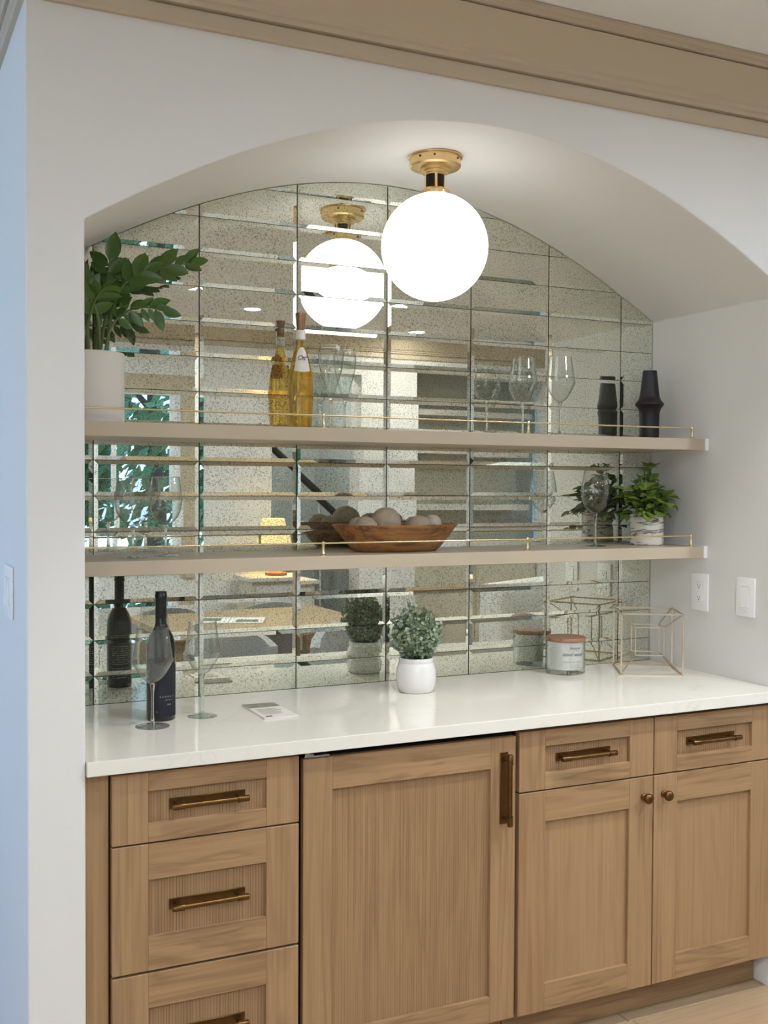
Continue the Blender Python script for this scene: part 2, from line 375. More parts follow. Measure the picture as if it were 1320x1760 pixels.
# ================================================================= STRUCTURE
# front wall with arched niche, one solid pierced block
bm = BM()
op = [(XL, ZF-.05)]+[(XL+(W-XL)*k/48, arch_z(XL+(W-XL)*k/48)) for k in range(49)]+[(W, ZF-.05)]
zt = ZC+.05
outer_pts = {'bl': (XE, ZF-.05), 'tl': (XE, zt), 'tr': (XR, zt), 'br': (XR, ZF-.05)}
front = {}; back = {}
def vtx(p, y, D):
    k = (round(p[0], 5), round(p[1], 5))
    if k not in D: D[k] = bm.verts.new((p[0], y, p[1]))
    return D[k]
def quad2(pts):
    bm.faces.new([vtx(p, YF, front) for p in pts]); bm.faces.new([vtx(p, YN, back) for p in pts][::-1])
def side2(a, b):
    bm.faces.new((vtx(a, YF, front), vtx(a, YN, back), vtx(b, YN, back), vtx(b, YF, front)))
arch = op[1:-1]
zl = arch[0][1]; zr = arch[-1][1]
quad2([(XE, ZF-.05), (XE, zl), (XL, zl), (XL, ZF-.05)])
quad2([(XE, zl), (XE, zt), (XL, zt), (XL, zl)])
quad2([(W, ZF-.05), (W, zr), (XR, zr), (XR, ZF-.05)])
quad2([(W, zr), (W, zt), (XR, zt), (XR, zr)])
for a, b in zip(arch, arch[1:]):
    quad2([a, (a[0], zt), (b[0], zt), b]); side2(a, b)
    side2((a[0], zt), (b[0], zt))
side2((XL, ZF-.05), (XL, zl)); side2((W, ZF-.05), (W, zr))
side2((XE, ZF-.05), (XE, zl)); side2((XE, zl), (XE, zt)); side2((XE, zt), (XL, zt)); side2((W, zt), (XR, zt)); side2((XR, ZF-.05), (XR, zr)); side2((XR, zr), (XR, zt))
wf = struct(obj('wall_front', bm, WALL, smooth=25))
bv = wf.modifiers.new('bevel', 'BEVEL'); bv.width = .005; bv.segments = 3; bv.limit_method = 'ANGLE'; bv.angle_limit = math.radians(35); bv.harden_normals = True

# back wall of the niche: dark mastic board that shows in the joints, tiles as pieces
bm = BM()
poly = [(XL+.001, .0065, ZF)]+[(x, .0065, z-.001) for x, z in [(XL+.001+(W-XL-.002)*k/48, arch_z(XL+(W-XL)*k/48)) for k in range(49)]]+[(W-.001, .0065, ZF)]
extr(bm, poly, (0, .03, 0))
wb = struct(obj('wall_back', bm, MASTIC))
TW, TH, GAP, BEV, BD = .30805, .1030, .0016, .0115, .0016
Z0 = 2.43691; X0 = .004
def tile_bm(w_, h_):
    bm = BM(); a, b = w_/2-GAP, h_/2-GAP/2
    y_in, y_ed, y_bk = 0, BD, .006
    def ring(x, z, y): return [bm.verts.new(p) for p in ((-x, y, -z), (x, y, -z), (x, y, z), (-x, y, z))]
    i = ring(a-BEV, b-BEV, y_in); e = ring(a, b, y_ed); k = ring(a, b, y_bk)
    bm.faces.new(i)
    for q in range(4):
        r = (q+1) % 4; bm.faces.new((i[q], e[q], e[r], i[r])); bm.faces.new((e[q], k[q], k[r], e[r])).material_index = 1
    bm.faces.new(k[::-1]).material_index = 1; return bm
full = None
for row in range(-1, 15):
    zt_, zb_ = Z0-row*TH, Z0-(row+1)*TH
    zc = (zt_+zb_)/2
    for col in range(-1, 7):
        x0, x1 = X0+col*TW, X0+(col+1)*TW; xc = (x0+x1)/2
        # a cut tile: whichever sides run past the opening
        cut = x0 < XL or x1 > W or zb_ < ZCT or zt_ > min(arch_z(max(x0, XL)), arch_z(min(x1, W)))-.002
        if zb_ > APEX-.01: continue
        if not cut and full is not None: o = link('mirror_tile', full, wb)
        else:
            bm = tile_bm(TW, TH)
            if cut:
                def bis(co, no):
                    g = bm.verts[:]+bm.edges[:]+bm.faces[:]
                    r = bmesh.ops.bisect_plane(bm, geom=g, plane_co=co, plane_no=no, clear_outer=True)
                    es = [e for e in r['geom_cut'] if isinstance(e, bmesh.types.BMEdge)]
                    if es: bmesh.ops.holes_fill(bm, edges=es, sides=0)
                if x0 < XL: bis((XL+.002-xc, 0, 0), (-1, 0, 0))
                if x1 > W: bis((W-.003-xc, 0, 0), (1, 0, 0))
                if zb_ < ZCT: bis((0, 0, ZCT+.001-zc), (0, 0, -1))
                K = 26
                for k in range(K):
                    xa, xb = XL+(W-XL)*k/K, XL+(W-XL)*(k+1)/K
                    if xb < x0-.2 or xa > x1+.2: continue
                    za, zb2 = arch_z(xa)-.002, arch_z(xb)-.002
                    n_ = Vector((-(zb2-za), 0, xb-xa)).normalized()
                    if bm.faces: bis((xa-xc, 0, za-zc), n_)
                if len(bm.faces) < 4: bm.free(); continue
                xs = [v.co.x for v in bm.verts]; zs_ = [v.co.z for v in bm.verts]
                if max(xs)-min(xs) < .004 or max(zs_)-min(zs_) < .004: bm.free(); continue
            o = obj('mirror_tile', bm, [MIRROR, MASTIC], wb)
            if not cut: full = o.data
        o.location = (xc, 0, zc)
        if not cut: o.rotation_euler = (random.gauss(0, .0016), 0, random.gauss(0, .0010))

# crown moulding
PROF = [(0, 2.604), (.012, 2.604), (.016, 2.610), (.018, 2.640), (.009, 2.642), (.009, 2.646), (.024, 2.648), (.028, 2.658), (.036, 2.662), (.040, 2.672), (.050, 2.678),
        (.112, 2.752), (.105, 2.753), (.105, 2.757), (.120, 2.757), (.124, 2.768), (.140, 2.771), (.140, ZC-.001), (0, ZC-.001)]
def crown(name, path, close_ends=True):
    """path: list of (x, y, ox, oy): wall line point and the outward offset direction there (mitred)"""
    bm = BM(); rings = []
    for x, y, ox, oy in path: rings.append([bm.verts.new((x+ox*d, y+oy*d, z)) for d, z in PROF])
    n = len(PROF)
    for A, B in zip(rings, rings[1:]):
        for k in range(n): bm.faces.new((A[k], A[(k+1) % n], B[(k+1) % n], B[k]))
    bm.faces.new(rings[0]); bm.faces.new(rings[-1][::-1])
    return struct(obj(name, bm, BEIGE))
crown('trim_1', [(XR, YF, -1, -1), (XE, YF, -1, -1), (XE, YN, -1, -1)])
crown('trim_2', [(XR, YB, -1, 1), (XLW, YB, 1, 1), (XLW, YN, 1, -1), (XE, YN, -1, -1)])
crown('trim_3', [(XR, YF, -1, -1), (XR, YB, -1, 1)])

# ceiling, floor, other walls
struct(ubox('ceiling', (XLW-.1, XR+.1, YB-2.6, YN+.1, ZC, ZC+.1), CEIL))
fl = struct(ubox('floor', (XLW-.1, XR+.1, YB-2.6, YN+.1, ZF-.12, ZF-.014), plain('subfloor', S((90, 70, 52)), .8)))
pm = None; ry = 0; y = -5.0
while y < YF+.24:
    x = XLW+.02-random.random()*1.2
    while x < XR:
        if pm is None:
            bm = BM(); box(bm, .0015, 1.8985, .0015, .1985, -.014, 0, bev=.0015, seg=1); o = obj('floor_plank', bm, OAKF, fl); pm = o.data
        else: o = link('floor_plank', pm, fl)
        o.location = (x, y, ZF); x += 1.9
    y += .2
bm = BM(); box(bm, XLW, XE, YF+.36, YN, ZF-.014, ZF-.0005); obj('hall_boards', bm, OAKF, fl)

def wall_with_holes(name, axis, pos, th, a0, a1, z0, z1, holes, mat):
    """a wall slab in blocks round rectangular holes (a-range, z-range); axis 'y' = plane y=pos, 'x' = plane x=pos"""
    bm = BM(); cuts = sorted(set([a0, a1]+[h[0] for h in holes]+[h[1] for h in holes]))
    for p, q in zip(cuts, cuts[1:]):
        spans = [(h[2], h[3]) for h in holes if h[0] <= p and h[1] >= q]; zz = z0
        for s, t_ in sorted(spans)+[(z1, z1)]:
            if s > zz+1e-4:
                if axis == 'y': box(bm, p, q, min(pos, pos+th), max(pos, pos+th), zz, s)
                else: box(bm, min(pos, pos+th), max(pos, pos+th), p, q, zz, s)
            zz = t_
    bmesh.ops.remove_doubles(bm, verts=bm.verts, dist=1e-5)
    return struct(obj(name, bm, mat))
ZB = ZF-.05
WX0, WX1, WZ0, WZ1 = .05, 1.60, .93, 2.25
wfar = wall_with_holes('wall_rear', 'y', YB, -.2, XLW-.1, XR+.1, ZB, ZC+.05,
    [(WX0, WX1, WZ0, WZ1), (2.34, 3.10, ZB, 2.45), (3.62, 4.95, ZB, 2.50)], WALL)
wall_with_holes('wall_left', 'x', XLW, -.2, YB-.2, YN+.1, ZB, ZC+.05, [(-.55, 1.75, .15, 2.45)], WALL)
struct(ubox('wall_hall', (XLW-.1, XE-.001, YN, YN+.15, ZB, ZC+.05), WALL))
struct(ubox('wall_right', (XR, XR+.15, YB-2.4, YF, ZB, ZC+.05), WALL))
# rooms seen through the two openings of the rear wall
struct(ubox('wall_stair', (2.28, 3.36, YB-1.75, YB-1.62, ZB, ZC+.05), BLUEW))
struct(ubox('wall_stair_side', (2.20, 2.28, YB-1.75, YB-.2, ZB, ZC+.05), BLUEW))
struct(ubox('wall_stair_end', (3.36, 3.5, YB-1.75, YB-.2, ZB, ZC+.05), BLUEW))
struct(ubox('wall_alcove', (3.52, 5.2, YB-.75, YB-.62, ZB, ZC+.05), TAUPE))
# baseboards
struct(ubox('baseboard_right', (W-.014, W-.0005, YF+.002, -.005, ZF, ZF+.12), PLAST))
struct(ubox('baseboard_front', (W, XR, YF-.014, YF-.0005, ZF, ZF+.12), PLAST))
struct(ubox('baseboard_left', (XE, XL, YF-.014, YF-.0005, ZF, ZF+.12), PLAST))

# windows
def window(n, axis, pos, th, a0, a1, z0, z1, ms, hs, casing, outer):
    """fixed window: frame, muntins, panes, casing; pos = inner wall plane, outer = signed outward direction"""
    def bx(bm, p, q, d0, d1, s, t_):
        lo, hi = sorted((pos+outer*d0, pos+outer*d1))
        if axis == 'y': box(bm, p, q, lo, hi, s, t_)
        else: box(bm, lo, hi, p, q, s, t_)
    bm = BM(); f = .05
    bx(bm, a0, a1, .07, .13, z0, z0+f); bx(bm, a0, a1, .07, .13, z1-f, z1); bx(bm, a0, a0+f, .07, .13, z0+f, z1-f); bx(bm, a1-f, a1, .07, .13, z0+f, z1-f)
    wn = struct(obj('window_%d' % n, bm, PLAST))
    xs = [a0+f]+[m for m in ms]+[a1-f]; zs = [z0+f]+list(hs)+[z1-f]; g = .016
    for m_ in ms:
        bm = BM(); bx(bm, m_-g, m_+g, .08, .12, z0+f, z1-f); obj('mullion', bm, PLAST, wn)
    for i, (p, q) in enumerate(zip(xs, xs[1:])):
        for s, t_ in zip(zs, zs[1:]):
            bm = BM(); bx(bm, p+g, q-g, .098, .101, s+g*.2, t_-g*.2); obj('pane', bm, PANE, wn)
        for h in hs:
            bm = BM(); bx(bm, p+g, q-g, .085, .115, h-g, h+g); obj('muntin', bm, PLAST, wn)
    c = .12
    if casing:
        bm = BM(); bx(bm, a0-c, a0, -.018, 0, z0-c, z1+c); bx(bm, a1, a1+c, -.018, 0, z0-c, z1+c); bx(bm, a0, a1, -.018, 0, z1, z1+c); bx(bm, a0, a1, -.03, 0, z0-c*.5, z0)
        obj('casing', bm, casing, wn)
    return wn
window(1, 'y', YB, .2, WX0, WX1, WZ0, WZ1, [.56, 1.12], [], BEIGE, -1)
window(2, 'x', XLW, .2, -.55, 1.75, .15, 2.45, [.22, .98], [], PLAST, -1)
portal('window_daylight', ((WX0+WX1)/2, YB-.19, (WZ0+WZ1)/2), (PI/2, 0, PI), WX1-WX0, WZ1-WZ0)
portal('window_daylight', (XLW-.19, .6, 1.3), (PI/2, 0, -PI/2), 2.3, 2.3)

# ================================================================= COUNTER, SHELVES
ct = tag(ubox('countertop', (XL+.001, W-.001, -.65, -.0005, .88, ZCT), QUARTZ, bev=.002), 'white quartz countertop with polished square edge over the oak cabinets', 'countertop')
def shelf(z1, th, label, zrail):
    s = empty('shelf', (0, 0, z1))
    tag(s, label, 'shelf', 'beige floating shelves in the niche')
    bm = BM(); box(bm, XL+.001, W-.016, -.295, -.0025, -th, 0, bev=.0015); obj('board', bm, BEIGE, s)
    bm = BM(); box(bm, W-.0158, W-.001, -.2965, -.0025, -th-.001, .001); e = obj('end_strip', bm, PLAST, s); e['label'] = 'white filler strip against the wall'
    # brass gallery rail
    bm = BM(); tube(bm, [(XL+.004, -.275, .0355), (1.94, -.275, .0355)], .0026, 10); rl = obj('rail', bm, RODB, s, 40)
    for x in (-.085, .596, 1.285, 1.940):
        bm = BM(); lathe(bm, [(0, 0), (.0095, 0), (.0095, .002), (.006, .004), (.0045, .006), (.0042, .029), (.0052, .031), (.0062, .0355), (.0052, .040), (0, .0425)], 16)
        p = obj('rail_post', bm, RODB, s, 50); p.location = (x, -.275, .0001)
    return s
shelf(1.706, .038, 'upper beige painted shelf with brass gallery rail, holding the tall bottle', 0)
shelf(1.343, .038, 'lower beige painted shelf with brass gallery rail, holding the wooden bowl', 0)

# ================================================================= CABINETS
YD = -.628
def front(name, parent, x0, x1, z0, z1, stile, rt, rb, panel_mat=OAKP):
    """shaker front: upright stiles, level rails, recessed panel"""
    bm = BM(); y0, y1 = YD, YD+.02; b = .0012
    box(bm, x0+.001, x1-.001, y1-.0005, y1+.003, z0+.001, z1-.001); f = obj(name, bm, OAKV, parent)
    bm = BM(); box(bm, x0, x0+stile, y0, y1, z0, z1, 0, b, seg=1); obj('stile', bm, OAKV, f)
    bm = BM(); box(bm, x1-stile, x1, y0, y1, z0, z1, 0, b, seg=1); obj('stile', bm, OAKV, f)
    bm = BM(); box(bm, x0+stile, x1-stile, y0+.0004, y1, z1-rt, z1, 0, .0006, seg=1); obj('rail', bm, OAKH, f)
    bm = BM(); box(bm, x0+stile, x1-stile, y0+.0004, y1, z0, z0+rb, 0, .0006, seg=1); obj('rail', bm, OAKH, f)
    bm = BM(); box(bm, x0+stile-.0002, x1-stile+.0002, y0+.011, y1-.001, z0+rb-.0002, z1-rt+.0002); obj('panel', bm, panel_mat, f)
    return f
def pull(parent, x, z, L=.188, vertical=False, y=YD+.011):
    bm = BM(); h = L/2
    box(bm, -h, h, -.0035, 0, -.0125, .0125, bev=.0008, seg=1)
    for s in (-1, 1):
        tube(bm, [(s*(h-.018), 0, 0), (s*(h-.018), -.034, 0)], .0055, 12)
        tube(bm, [(s*(h-.018), -.0035, 0), (s*(h-.018), -.007, 0)], .009, 12)
        tube(bm, [(s*(h-.026), -.034, 0), (s*(h-.002), -.034, 0), (s*h, -.034, 0)], [.0078, .0078, .0062], 14)
        tube(bm, [(s*(h-.028), -.034, 0), (s*(h-.026), -.034, 0)], .0086, 14)
    tube(bm, [(-h+.02, -.034, 0), (h-.02, -.034, 0)], .0062, 14)
    o = obj('handle', bm, BRONZE, parent, 40); o['label'] = 'antique brass bar handle on a backplate'
    o.location = (x, y, z)
    if vertical: o.rotation_euler = (0, PI/2, 0)
    return o
def knob(parent, x, z):
    bm = BM(); prof = [(0, 0), (.0105, 0), (.0105, .003), (.006, .006), (.0055, .012), (.010, .016), (.0148, .021), (.0155, .026), (.013, .031), (.007, .034), (0, .035)]
    lathe(bm, prof, 20); bmesh.ops.rotate(bm, verts=bm.verts, cent=(0, 0, 0), matrix=Matrix.Rotation(PI/2, 3, 'X'))
    o = obj('knob', bm, BRONZE, parent, 50); o.location = (x, YD, z); return o
# drawer base
cab = empty('drawer_cabinet', (.15, -.3, ZF)); tag(cab, 'oak base cabinet with three stacked drawers at the left end', 'cabinet')
cab_objs = []
def world_part(o, root):
    o.location = Vector(o.location)-Vector(root.location); return o
def cpart(name, root, dims, mat, bev=.001):
    bm = BM(); box(bm, *dims, bev=bev, seg=1) if bev else box(bm, *dims); return world_part(obj(name, bm, mat, root), root)
cpart('carcass', cab, (-.078, .391, -.604, -.02, .075, .878), BLACKG, 0)
cpart('filler_strip', cab, (XL+.002, -.0785, -.612, -.02, .02, .879), OAKV)
cpart('toe_kick', cab, (-.0775, .391, -.55, -.535, ZF+.001, .0745), OAKH)
for z0, z1, rt, rb, hz in ((.706, .871, .045, .045, .789), (.402, .702, .085, .080, .549), (.080, .396, .083, .083, .240)):
    d = front('drawer', cab, -.074, .387, z0, z1, .085, rt, rb); world_part(d, cab)
    pull(d, .156, hz)
# undercounter fridge
fr = empty('undercounter_fridge', (.71, -.3, ZF)); tag(fr, 'oak panelled undercounter fridge with a tall upright brass handle', 'fridge')
cpart('body', fr, (.3945, 1.0275, -.60, -.02, .075, .862), BLACKG, 0)
cpart('toe_kick', fr, (.3945, 1.0275, -.55, -.535, ZF+.001, .0745), OAKH)
d = front('door', fr, .399, 1.022, .080, .860, .079, .083, .073, OAKR); world_part(d, fr)
pull(d, .9835, .722, .196, True, YD)
bm = BM(); box(bm, .402, .470, -.626, -.600, .8625, .8665); box(bm, .402, .425, -.630, -.60, .8666, .872); lathe(bm, [(0, 0), (.008, 0), (.008, .003), (0, .003)], 12, (.415, -.615, .872))
hg = world_part(obj('hinge', bm, CHROME, fr), fr)
# door base
cb = empty('door_cabinet', (1.5, -.3, ZF)); tag(cb, 'oak base cabinet with two doors on round brass knobs under two drawers', 'cabinet')
cpart('carcass', cb, (1.0305, 1.968, -.604, -.02, .075, .878), BLACKG, 0)
cpart('filler_strip', cb, (1.9685, W-.002, -.622, -.02, .075, .879), OAKV)
cpart('toe_kick', cb, (1.0305, 1.975, -.55, -.535, ZF+.001, .0745), OAKH)
for x0, x1 in ((1.034, 1.497), (1.501, 1.965)):
    d = front('drawer', cb, x0, x1, .701, .868, .085, .046, .046); world_part(d, cb); pull(d, (x0+x1)/2-.012, .786)
OAKQ = wood('oak_door_panel_grain', OAK0, S((164, 128, 90)), OAKD, line=.32, dist=4, wscale=10, rings=.35)
for x0, x1, kx in ((1.034, 1.497, 1.462), (1.501, 1.965, 1.536)):
    d = front('door', cb, x0, x1, .078, .697, .087, .086, .077, OAKQ); world_part(d, cb); knob(d, kx, .640)

# ================================================================= CEILING GLOBE
gx, gy = .917, -.336; gz = 2.237; GR = .1555
lamp = empty('ceiling_light', (gx, gy, arch_z(gx)))
tag(lamp, 'white opal globe flush ceiling light on a brass canopy in the arch', 'ceiling light')
zt_ = 0.0; zb_ = gz+GR-arch_z(gx)   # globe top relative to soffit
bm = BM(); lathe(bm, [(0, -.001), (.079, -.001), (.080, -.003), (.079, -.006), (.0735, -.007), (.0735, -.021), (.0755, -.022), (.0755, -.030), (.071, -.035), (.047, -.037), (.047, -.044), (.037, -.045), (.037, -.051), (.030, -.052), (.030, -.056), (0, -.056)], 48)
canopy = obj('canopy', bm, BRASS, lamp, 25)
bm = BM()
for a in (.9, 2.2, 3.6, 4.2, 5.3): ball(bm, (.074*math.cos(a), .074*math.sin(a), -.015), .0035, 8, 6)
obj('screws', bm, BRONZE, canopy)['kind'] = 'stuff'
bm = BM(); lathe(bm, [(0, -.056), (.027, -.056), (.027, -.094), (0, -.094)], 32); obj('neck', bm, DARKM, lamp, 40)
for k in range(4):
    bm = BM(); a = k*PI/2-1.95; box(bm, .0262, .0292, -.0035, .0035, -.095, -.055, mat=Matrix.Rotation(a, 4, 'Z')); obj('neck_strap', bm, BRASS, lamp)
bm = BM(); lathe(bm, [(0, -.094), (.034, -.094), (.040, -.099), (.044, -.103), (.044, -.112), (0, -.112)], 32); obj('collar', bm, BRASS, lamp, 35)
bm = BM(); c0 = gz-arch_z(gx)
prof = [(0, c0-GR)]+[(GR*math.sin(PI*k/36), c0-GR*math.cos(PI*k/36)) for k in range(1, 35)]+[(.03, c0+math.sqrt(GR*GR-.03*.03))]
lathe(bm, prof, 64); gl = obj('globe', bm, OPAL, lamp, 60)

# ================================================================= GLASSWARE
def wine_glass(name, H, foot, stem_top, prof, rim_t=.0011, n=40):
    """prof: bowl outer (r, z) from its base up to the rim"""
    g = empty(name)
    bm = BM()
    lathe(bm, [(0, 0), (foot, 0), (foot, .0014), (foot*.6, .0026), (foot*.25, .0050), (.006, .0062), (0, .0062)], n); obj('foot', bm, GLASS, g, 60)
    bm = BM(); sp = [(0, .0063), (.0062, .0063), (.0052, .014), (.0038, .03), (.0036, stem_top*.6), (.0040, stem_top-.02), (.0065, stem_top-.004), (.009, stem_top), (0, stem_top)]
    lathe(bm, sp, n); obj('stem', bm, STEM, g, 60)
    bm = BM(); P = [Vector((r, z)) for r, z in prof]
    pts = smooth_curve([(p.x, p.y, 0) for p in P], 5)
    outer = [(max(p.x, 0), p.y) for p in pts]
    inner = [(max(r-rim_t, 0), z+(rim_t if r < .02 else 0)) for r, z in reversed(outer)]
    lathe(bm, outer+inner, n); bo = obj('bowl', bm, GLASS, g, 60)
    bm = BM(); r_, z_ = outer[-1]; lathe(bm, [(r_+.0007*math.cos(k*PI/3), z_+.0007*math.sin(k*PI/3)) for k in range(6)], n, closed=True); obj('rim', bm, STEM, bo, 60)
    return g
def dup(root, label=None):
    r = root.copy(); C.objects.link(r)
    for ch in root.children:
        c = ch.copy(); C.objects.link(c); c.parent = r
        for g in ch.children:
            d = g.copy(); C.objects.link(d); d.parent = c
    if label: r['label'] = label
    return r
st = .112
BIG = [(.002, st), (.014, st+.004), (.032, st+.022), (.0525, st+.058), (.0515, st+.072), (.046, st+.105), (.0405, st+.143)]
gA = wine_glass('wine_glass', .255, .044, st, BIG); gA.location = (.089, -.345, ZCT+.0005)
tag(gA, 'large angular wine glass in front of the black wine bottle on the counter', 'wine glass', 'wine glasses in the niche')
gB = dup(gA, 'clear wine glass on the counter to the right of the black bottle'); gB.location = (.243, -.274, ZCT+.0005); gB.scale = (.92, .92, 1.01)
g3 = dup(gA, 'left of the two tall wine glasses side by side on the upper shelf'); g3.location = (1.367, -.114, 1.7065); g3.scale = (.90, .90, 1.01)
g4 = dup(gA, 'right of the two tall wine glasses on the upper shelf, nearer the black vase'); g4.location = (1.514, -.114, 1.7065); g4.scale = (.93, .93, 1.05)
st = .085
ROUND = [(.002, st), (.018, st+.004), (.040, st+.028), (.0495, st+.060), (.0480, st+.090), (.0415, st+.132)]
gC = wine_glass('wine_glass', .217, .038, st, ROUND); gC.location = (.079, -.165, 1.3435)
tag(gC, 'left of the two round wine glasses at the left end of the lower shelf', 'wine glass', 'wine glasses in the niche')
gD = dup(gC, 'right of the two round wine glasses at the left end of the lower shelf'); gD.location = (.181, -.12, 1.3435); gD.scale = (.93, .93, 1.02)
st = .109
EGG = [(.002, st), (.016, st+.004), (.036, st+.026), (.048, st+.062), (.0465, st+.090), (.0375, st+.145)]
gE = wine_glass('wine_glass', .254, .038, st, EGG); gE.location = (1.632, -.155, 1.3435)
tag(gE, 'egg shaped wine glass on the lower shelf beside the marbled pot', 'wine glass', 'wine glasses in the niche')
st = .096
TUL = [(.002, st), (.011, st+.010), (.020, st+.040), (.034, st+.085), (.038, st+.118), (.0375, st+.135), (.0325, st+.152)]
fA = wine_glass('champagne_glass', .248, .032, st, TUL); fA.location = (.664, -.165, 1.7065)
tag(fA, 'tulip champagne glass right beside the golden bottle on the upper shelf', 'champagne glass', 'champagne glasses')
fB = dup(fA, 'second tulip champagne glass from the golden bottle on the upper shelf'); fB.location = (.737, -.10, 1.7065); fB.scale = (.9, .9, .99)

# ================================================================= BOTTLES
b = empty('wine_bottle', (.132, -.262, ZCT+.0005), 0)
tag(b, 'black wine bottle standing on the counter behind a wine glass', 'bottle')
bm = BM(); pf = [(0, .002), (.030, .002), (.0365, 0), (.0385, .004), (.0385, .190), (.0372, .206), (.031, .226), (.021, .243), (.0158, .256), (.0145, .275), (.0143, .290)]
lathe(bm, pf+[(0, .290)], 48); obj('body', bm, BOTTLE, b, 50)
bm = BM(); lathe(bm, [(.0148, .262), (.0149, .326), (.0163, .327), (.0163, .334), (.0150, .336), (.0150, .343), (0, .343)], 32); obj('capsule', bm, FOIL, b, 40)
bm = BM(); n = 30; a0, a1 = -2.55, -.35; V = []
for z in (.012, .150):
    V.append([bm.verts.new((.0388*math.cos(a0+(a1-a0)*k/n), .0388*math.sin(a0+(a1-a0)*k/n), z)) for k in range(n+1)])
for k in range(n): bm.faces.new((V[0][k], V[0][k+1], V[1][k+1], V[1][k]))
lb = obj('label', bm, LABELK, b, 40); lb['label'] = 'dark navy label with pale capitals'
text_mesh('lettering', 'SANGUIS', .0062, INKW, lb, on_cyl(.0391, -1.36, .064), spacing=1.9)
text_mesh('lettering', 'NAPA VALLEY', .0032, INKW, lb, on_cyl(.0391, -1.27, .056), spacing=1.1)
text_mesh('lettering', '2018', .0054, INKW, lb, on_cyl(.0391, -1.25, .043), spacing=1.0)
text_mesh('lettering', 'S', .006, INKW, lb, on_cyl(.0391, -2.1, .024))
# back label, printed lines as text
bm = BM(); V = []; a0, a1 = .7, 2.7
for z in (.012, .150):
    V.append([bm.verts.new((.0388*math.cos(a0+(a1-a0)*k/n), .0388*math.sin(a0+(a1-a0)*k/n), z)) for k in range(n+1)])
for k in range(n): bm.faces.new((V[0][k], V[0][k+1], V[1][k+1], V[1][k]))
lb2 = obj('label', bm, FOIL, b, 40); lb2['label'] = 'black back label with fine pale print'
bm = BM()
for i in range(15):
    z = .128-i*.0068
    if i in (9, 12): continue
    segs = []; a = .95+random.random()*.1
    while a < 2.3:
        e_ = min(2.35, a+random.uniform(.08, .3)); segs.append((a, e_)); a = e_+.03
    for s_, e_ in segs:
        vv = [bm.verts.new((.0391*math.cos(t_), .0391*math.sin(t_), zz)) for t_, zz in ((s_, z), (e_, z), (e_, z+.0015), (s_, z+.0015))]
        bm.faces.new(vv)
obj('print_lines', bm, INKW, lb2)['kind'] = 'stuff'

b = empty('rose_bottle', (.598, -.087, 1.7062))
tag(b, 'barrel shaped bottle of golden wine with copper stopper on the upper shelf', 'bottle')
out_p = [(.031, 0), (.0335, .004), (.0362, .04), (.0392, .085), (.0396, .118), (.0372, .155), (.0318, .184), (.0235, .222), (.0165, .250), (.0138, .268), (.0134, .302)]
bm = BM(); lathe(bm, [(0, .003)]+out_p, 48, flute=.018, nfl=10)
obj('body', bm, GLASS, b, 50)
bm = BM(); lathe(bm, [(0, .0125)]+[(max(r-.0012, .008), z+.0065) for r, z in out_p[:-3]]+[(.0100, .268), (0, .268)], 48, flute=.018, nfl=10)
obj('wine', bm, ROSE, b, 50)
bm = BM(); lathe(bm, [(0, .3026), (.0122, .3026), (.0130, .312), (.0158, .349), (.0158, .351), (0, .351)], 32); obj('stopper', bm, CORK, b, 40)
bm = BM(); lathe(bm, [(.0142, .272), (.0142, .300), (.0136, .300), (.0136, .272)], 32, closed=True); s = obj('neck_band', bm, PAPER, b, 40)
# bell label on the shoulder
bm = BM(); rows = 10; A0 = -1.76
def shoulder_r(z):
    for (r0, z0), (r1, z1) in zip(out_p, out_p[1:]):
        if z0 <= z <= z1: return r0+(r1-r0)*(z-z0)/(z1-z0)
    return .0135
V = []
for i in range(rows+1):
    z = .177+(.248-.177)*i/rows; r = shoulder_r(z)*1.02+.0008
    hw = (.0262-.0125*(i/rows))*min(1, math.sqrt(max(0, (1-(i/rows)**5)))) if i < rows else .004
    V.append([bm.verts.new((r*math.cos(A0+s_*hw/r/6), r*math.sin(A0+s_*hw/r/6), z-.004*math.cos(s_/6*PI/2)*(1-i/rows))) for s_ in range(-6, 7)])
for a_, b_ in zip(V, V[1:]):
    for k in range(12): bm.faces.new((a_[k], a_[k+1], b_[k+1], b_[k]))
lb = obj('label', bm, PAPER, b, 50); lb['label'] = 'white bell shaped label with script lettering'
def onsh(x, y):
    z = .209+y; r = shoulder_r(z)*1.02+.0012; return (r*math.cos(A0+x/r), r*math.sin(A0+x/r), z)
text_mesh('lettering', 'Ott*', .021, INKK, lb, onsh, shear=.4, spacing=.8)

# ================================================================= VASE, BOWL, CANDLE
b = empty('vase', (1.886, -.118, 1.7062)); tag(b, 'matte black bamboo shaped vase at the right end of the upper shelf', 'vase')
bm = BM(); vp = [(.0335, 0), (.0338, .003), (.0336, .055), (.0345, .090), (.0385, .108), (.0470, .119), (.0500, .123), (.0490, .127), (.0395, .138), (.0340, .152), (.0315, .172), (.0268, .215), (.0243, .238), (.0243, .2405)]
lathe(bm, [(0, 0)]+vp+[(.0205, .2405), (.0205, .2), (.026, .14), (.026, .02), (0, .02)], 48); obj('body', bm, BLACKV, b, 40)

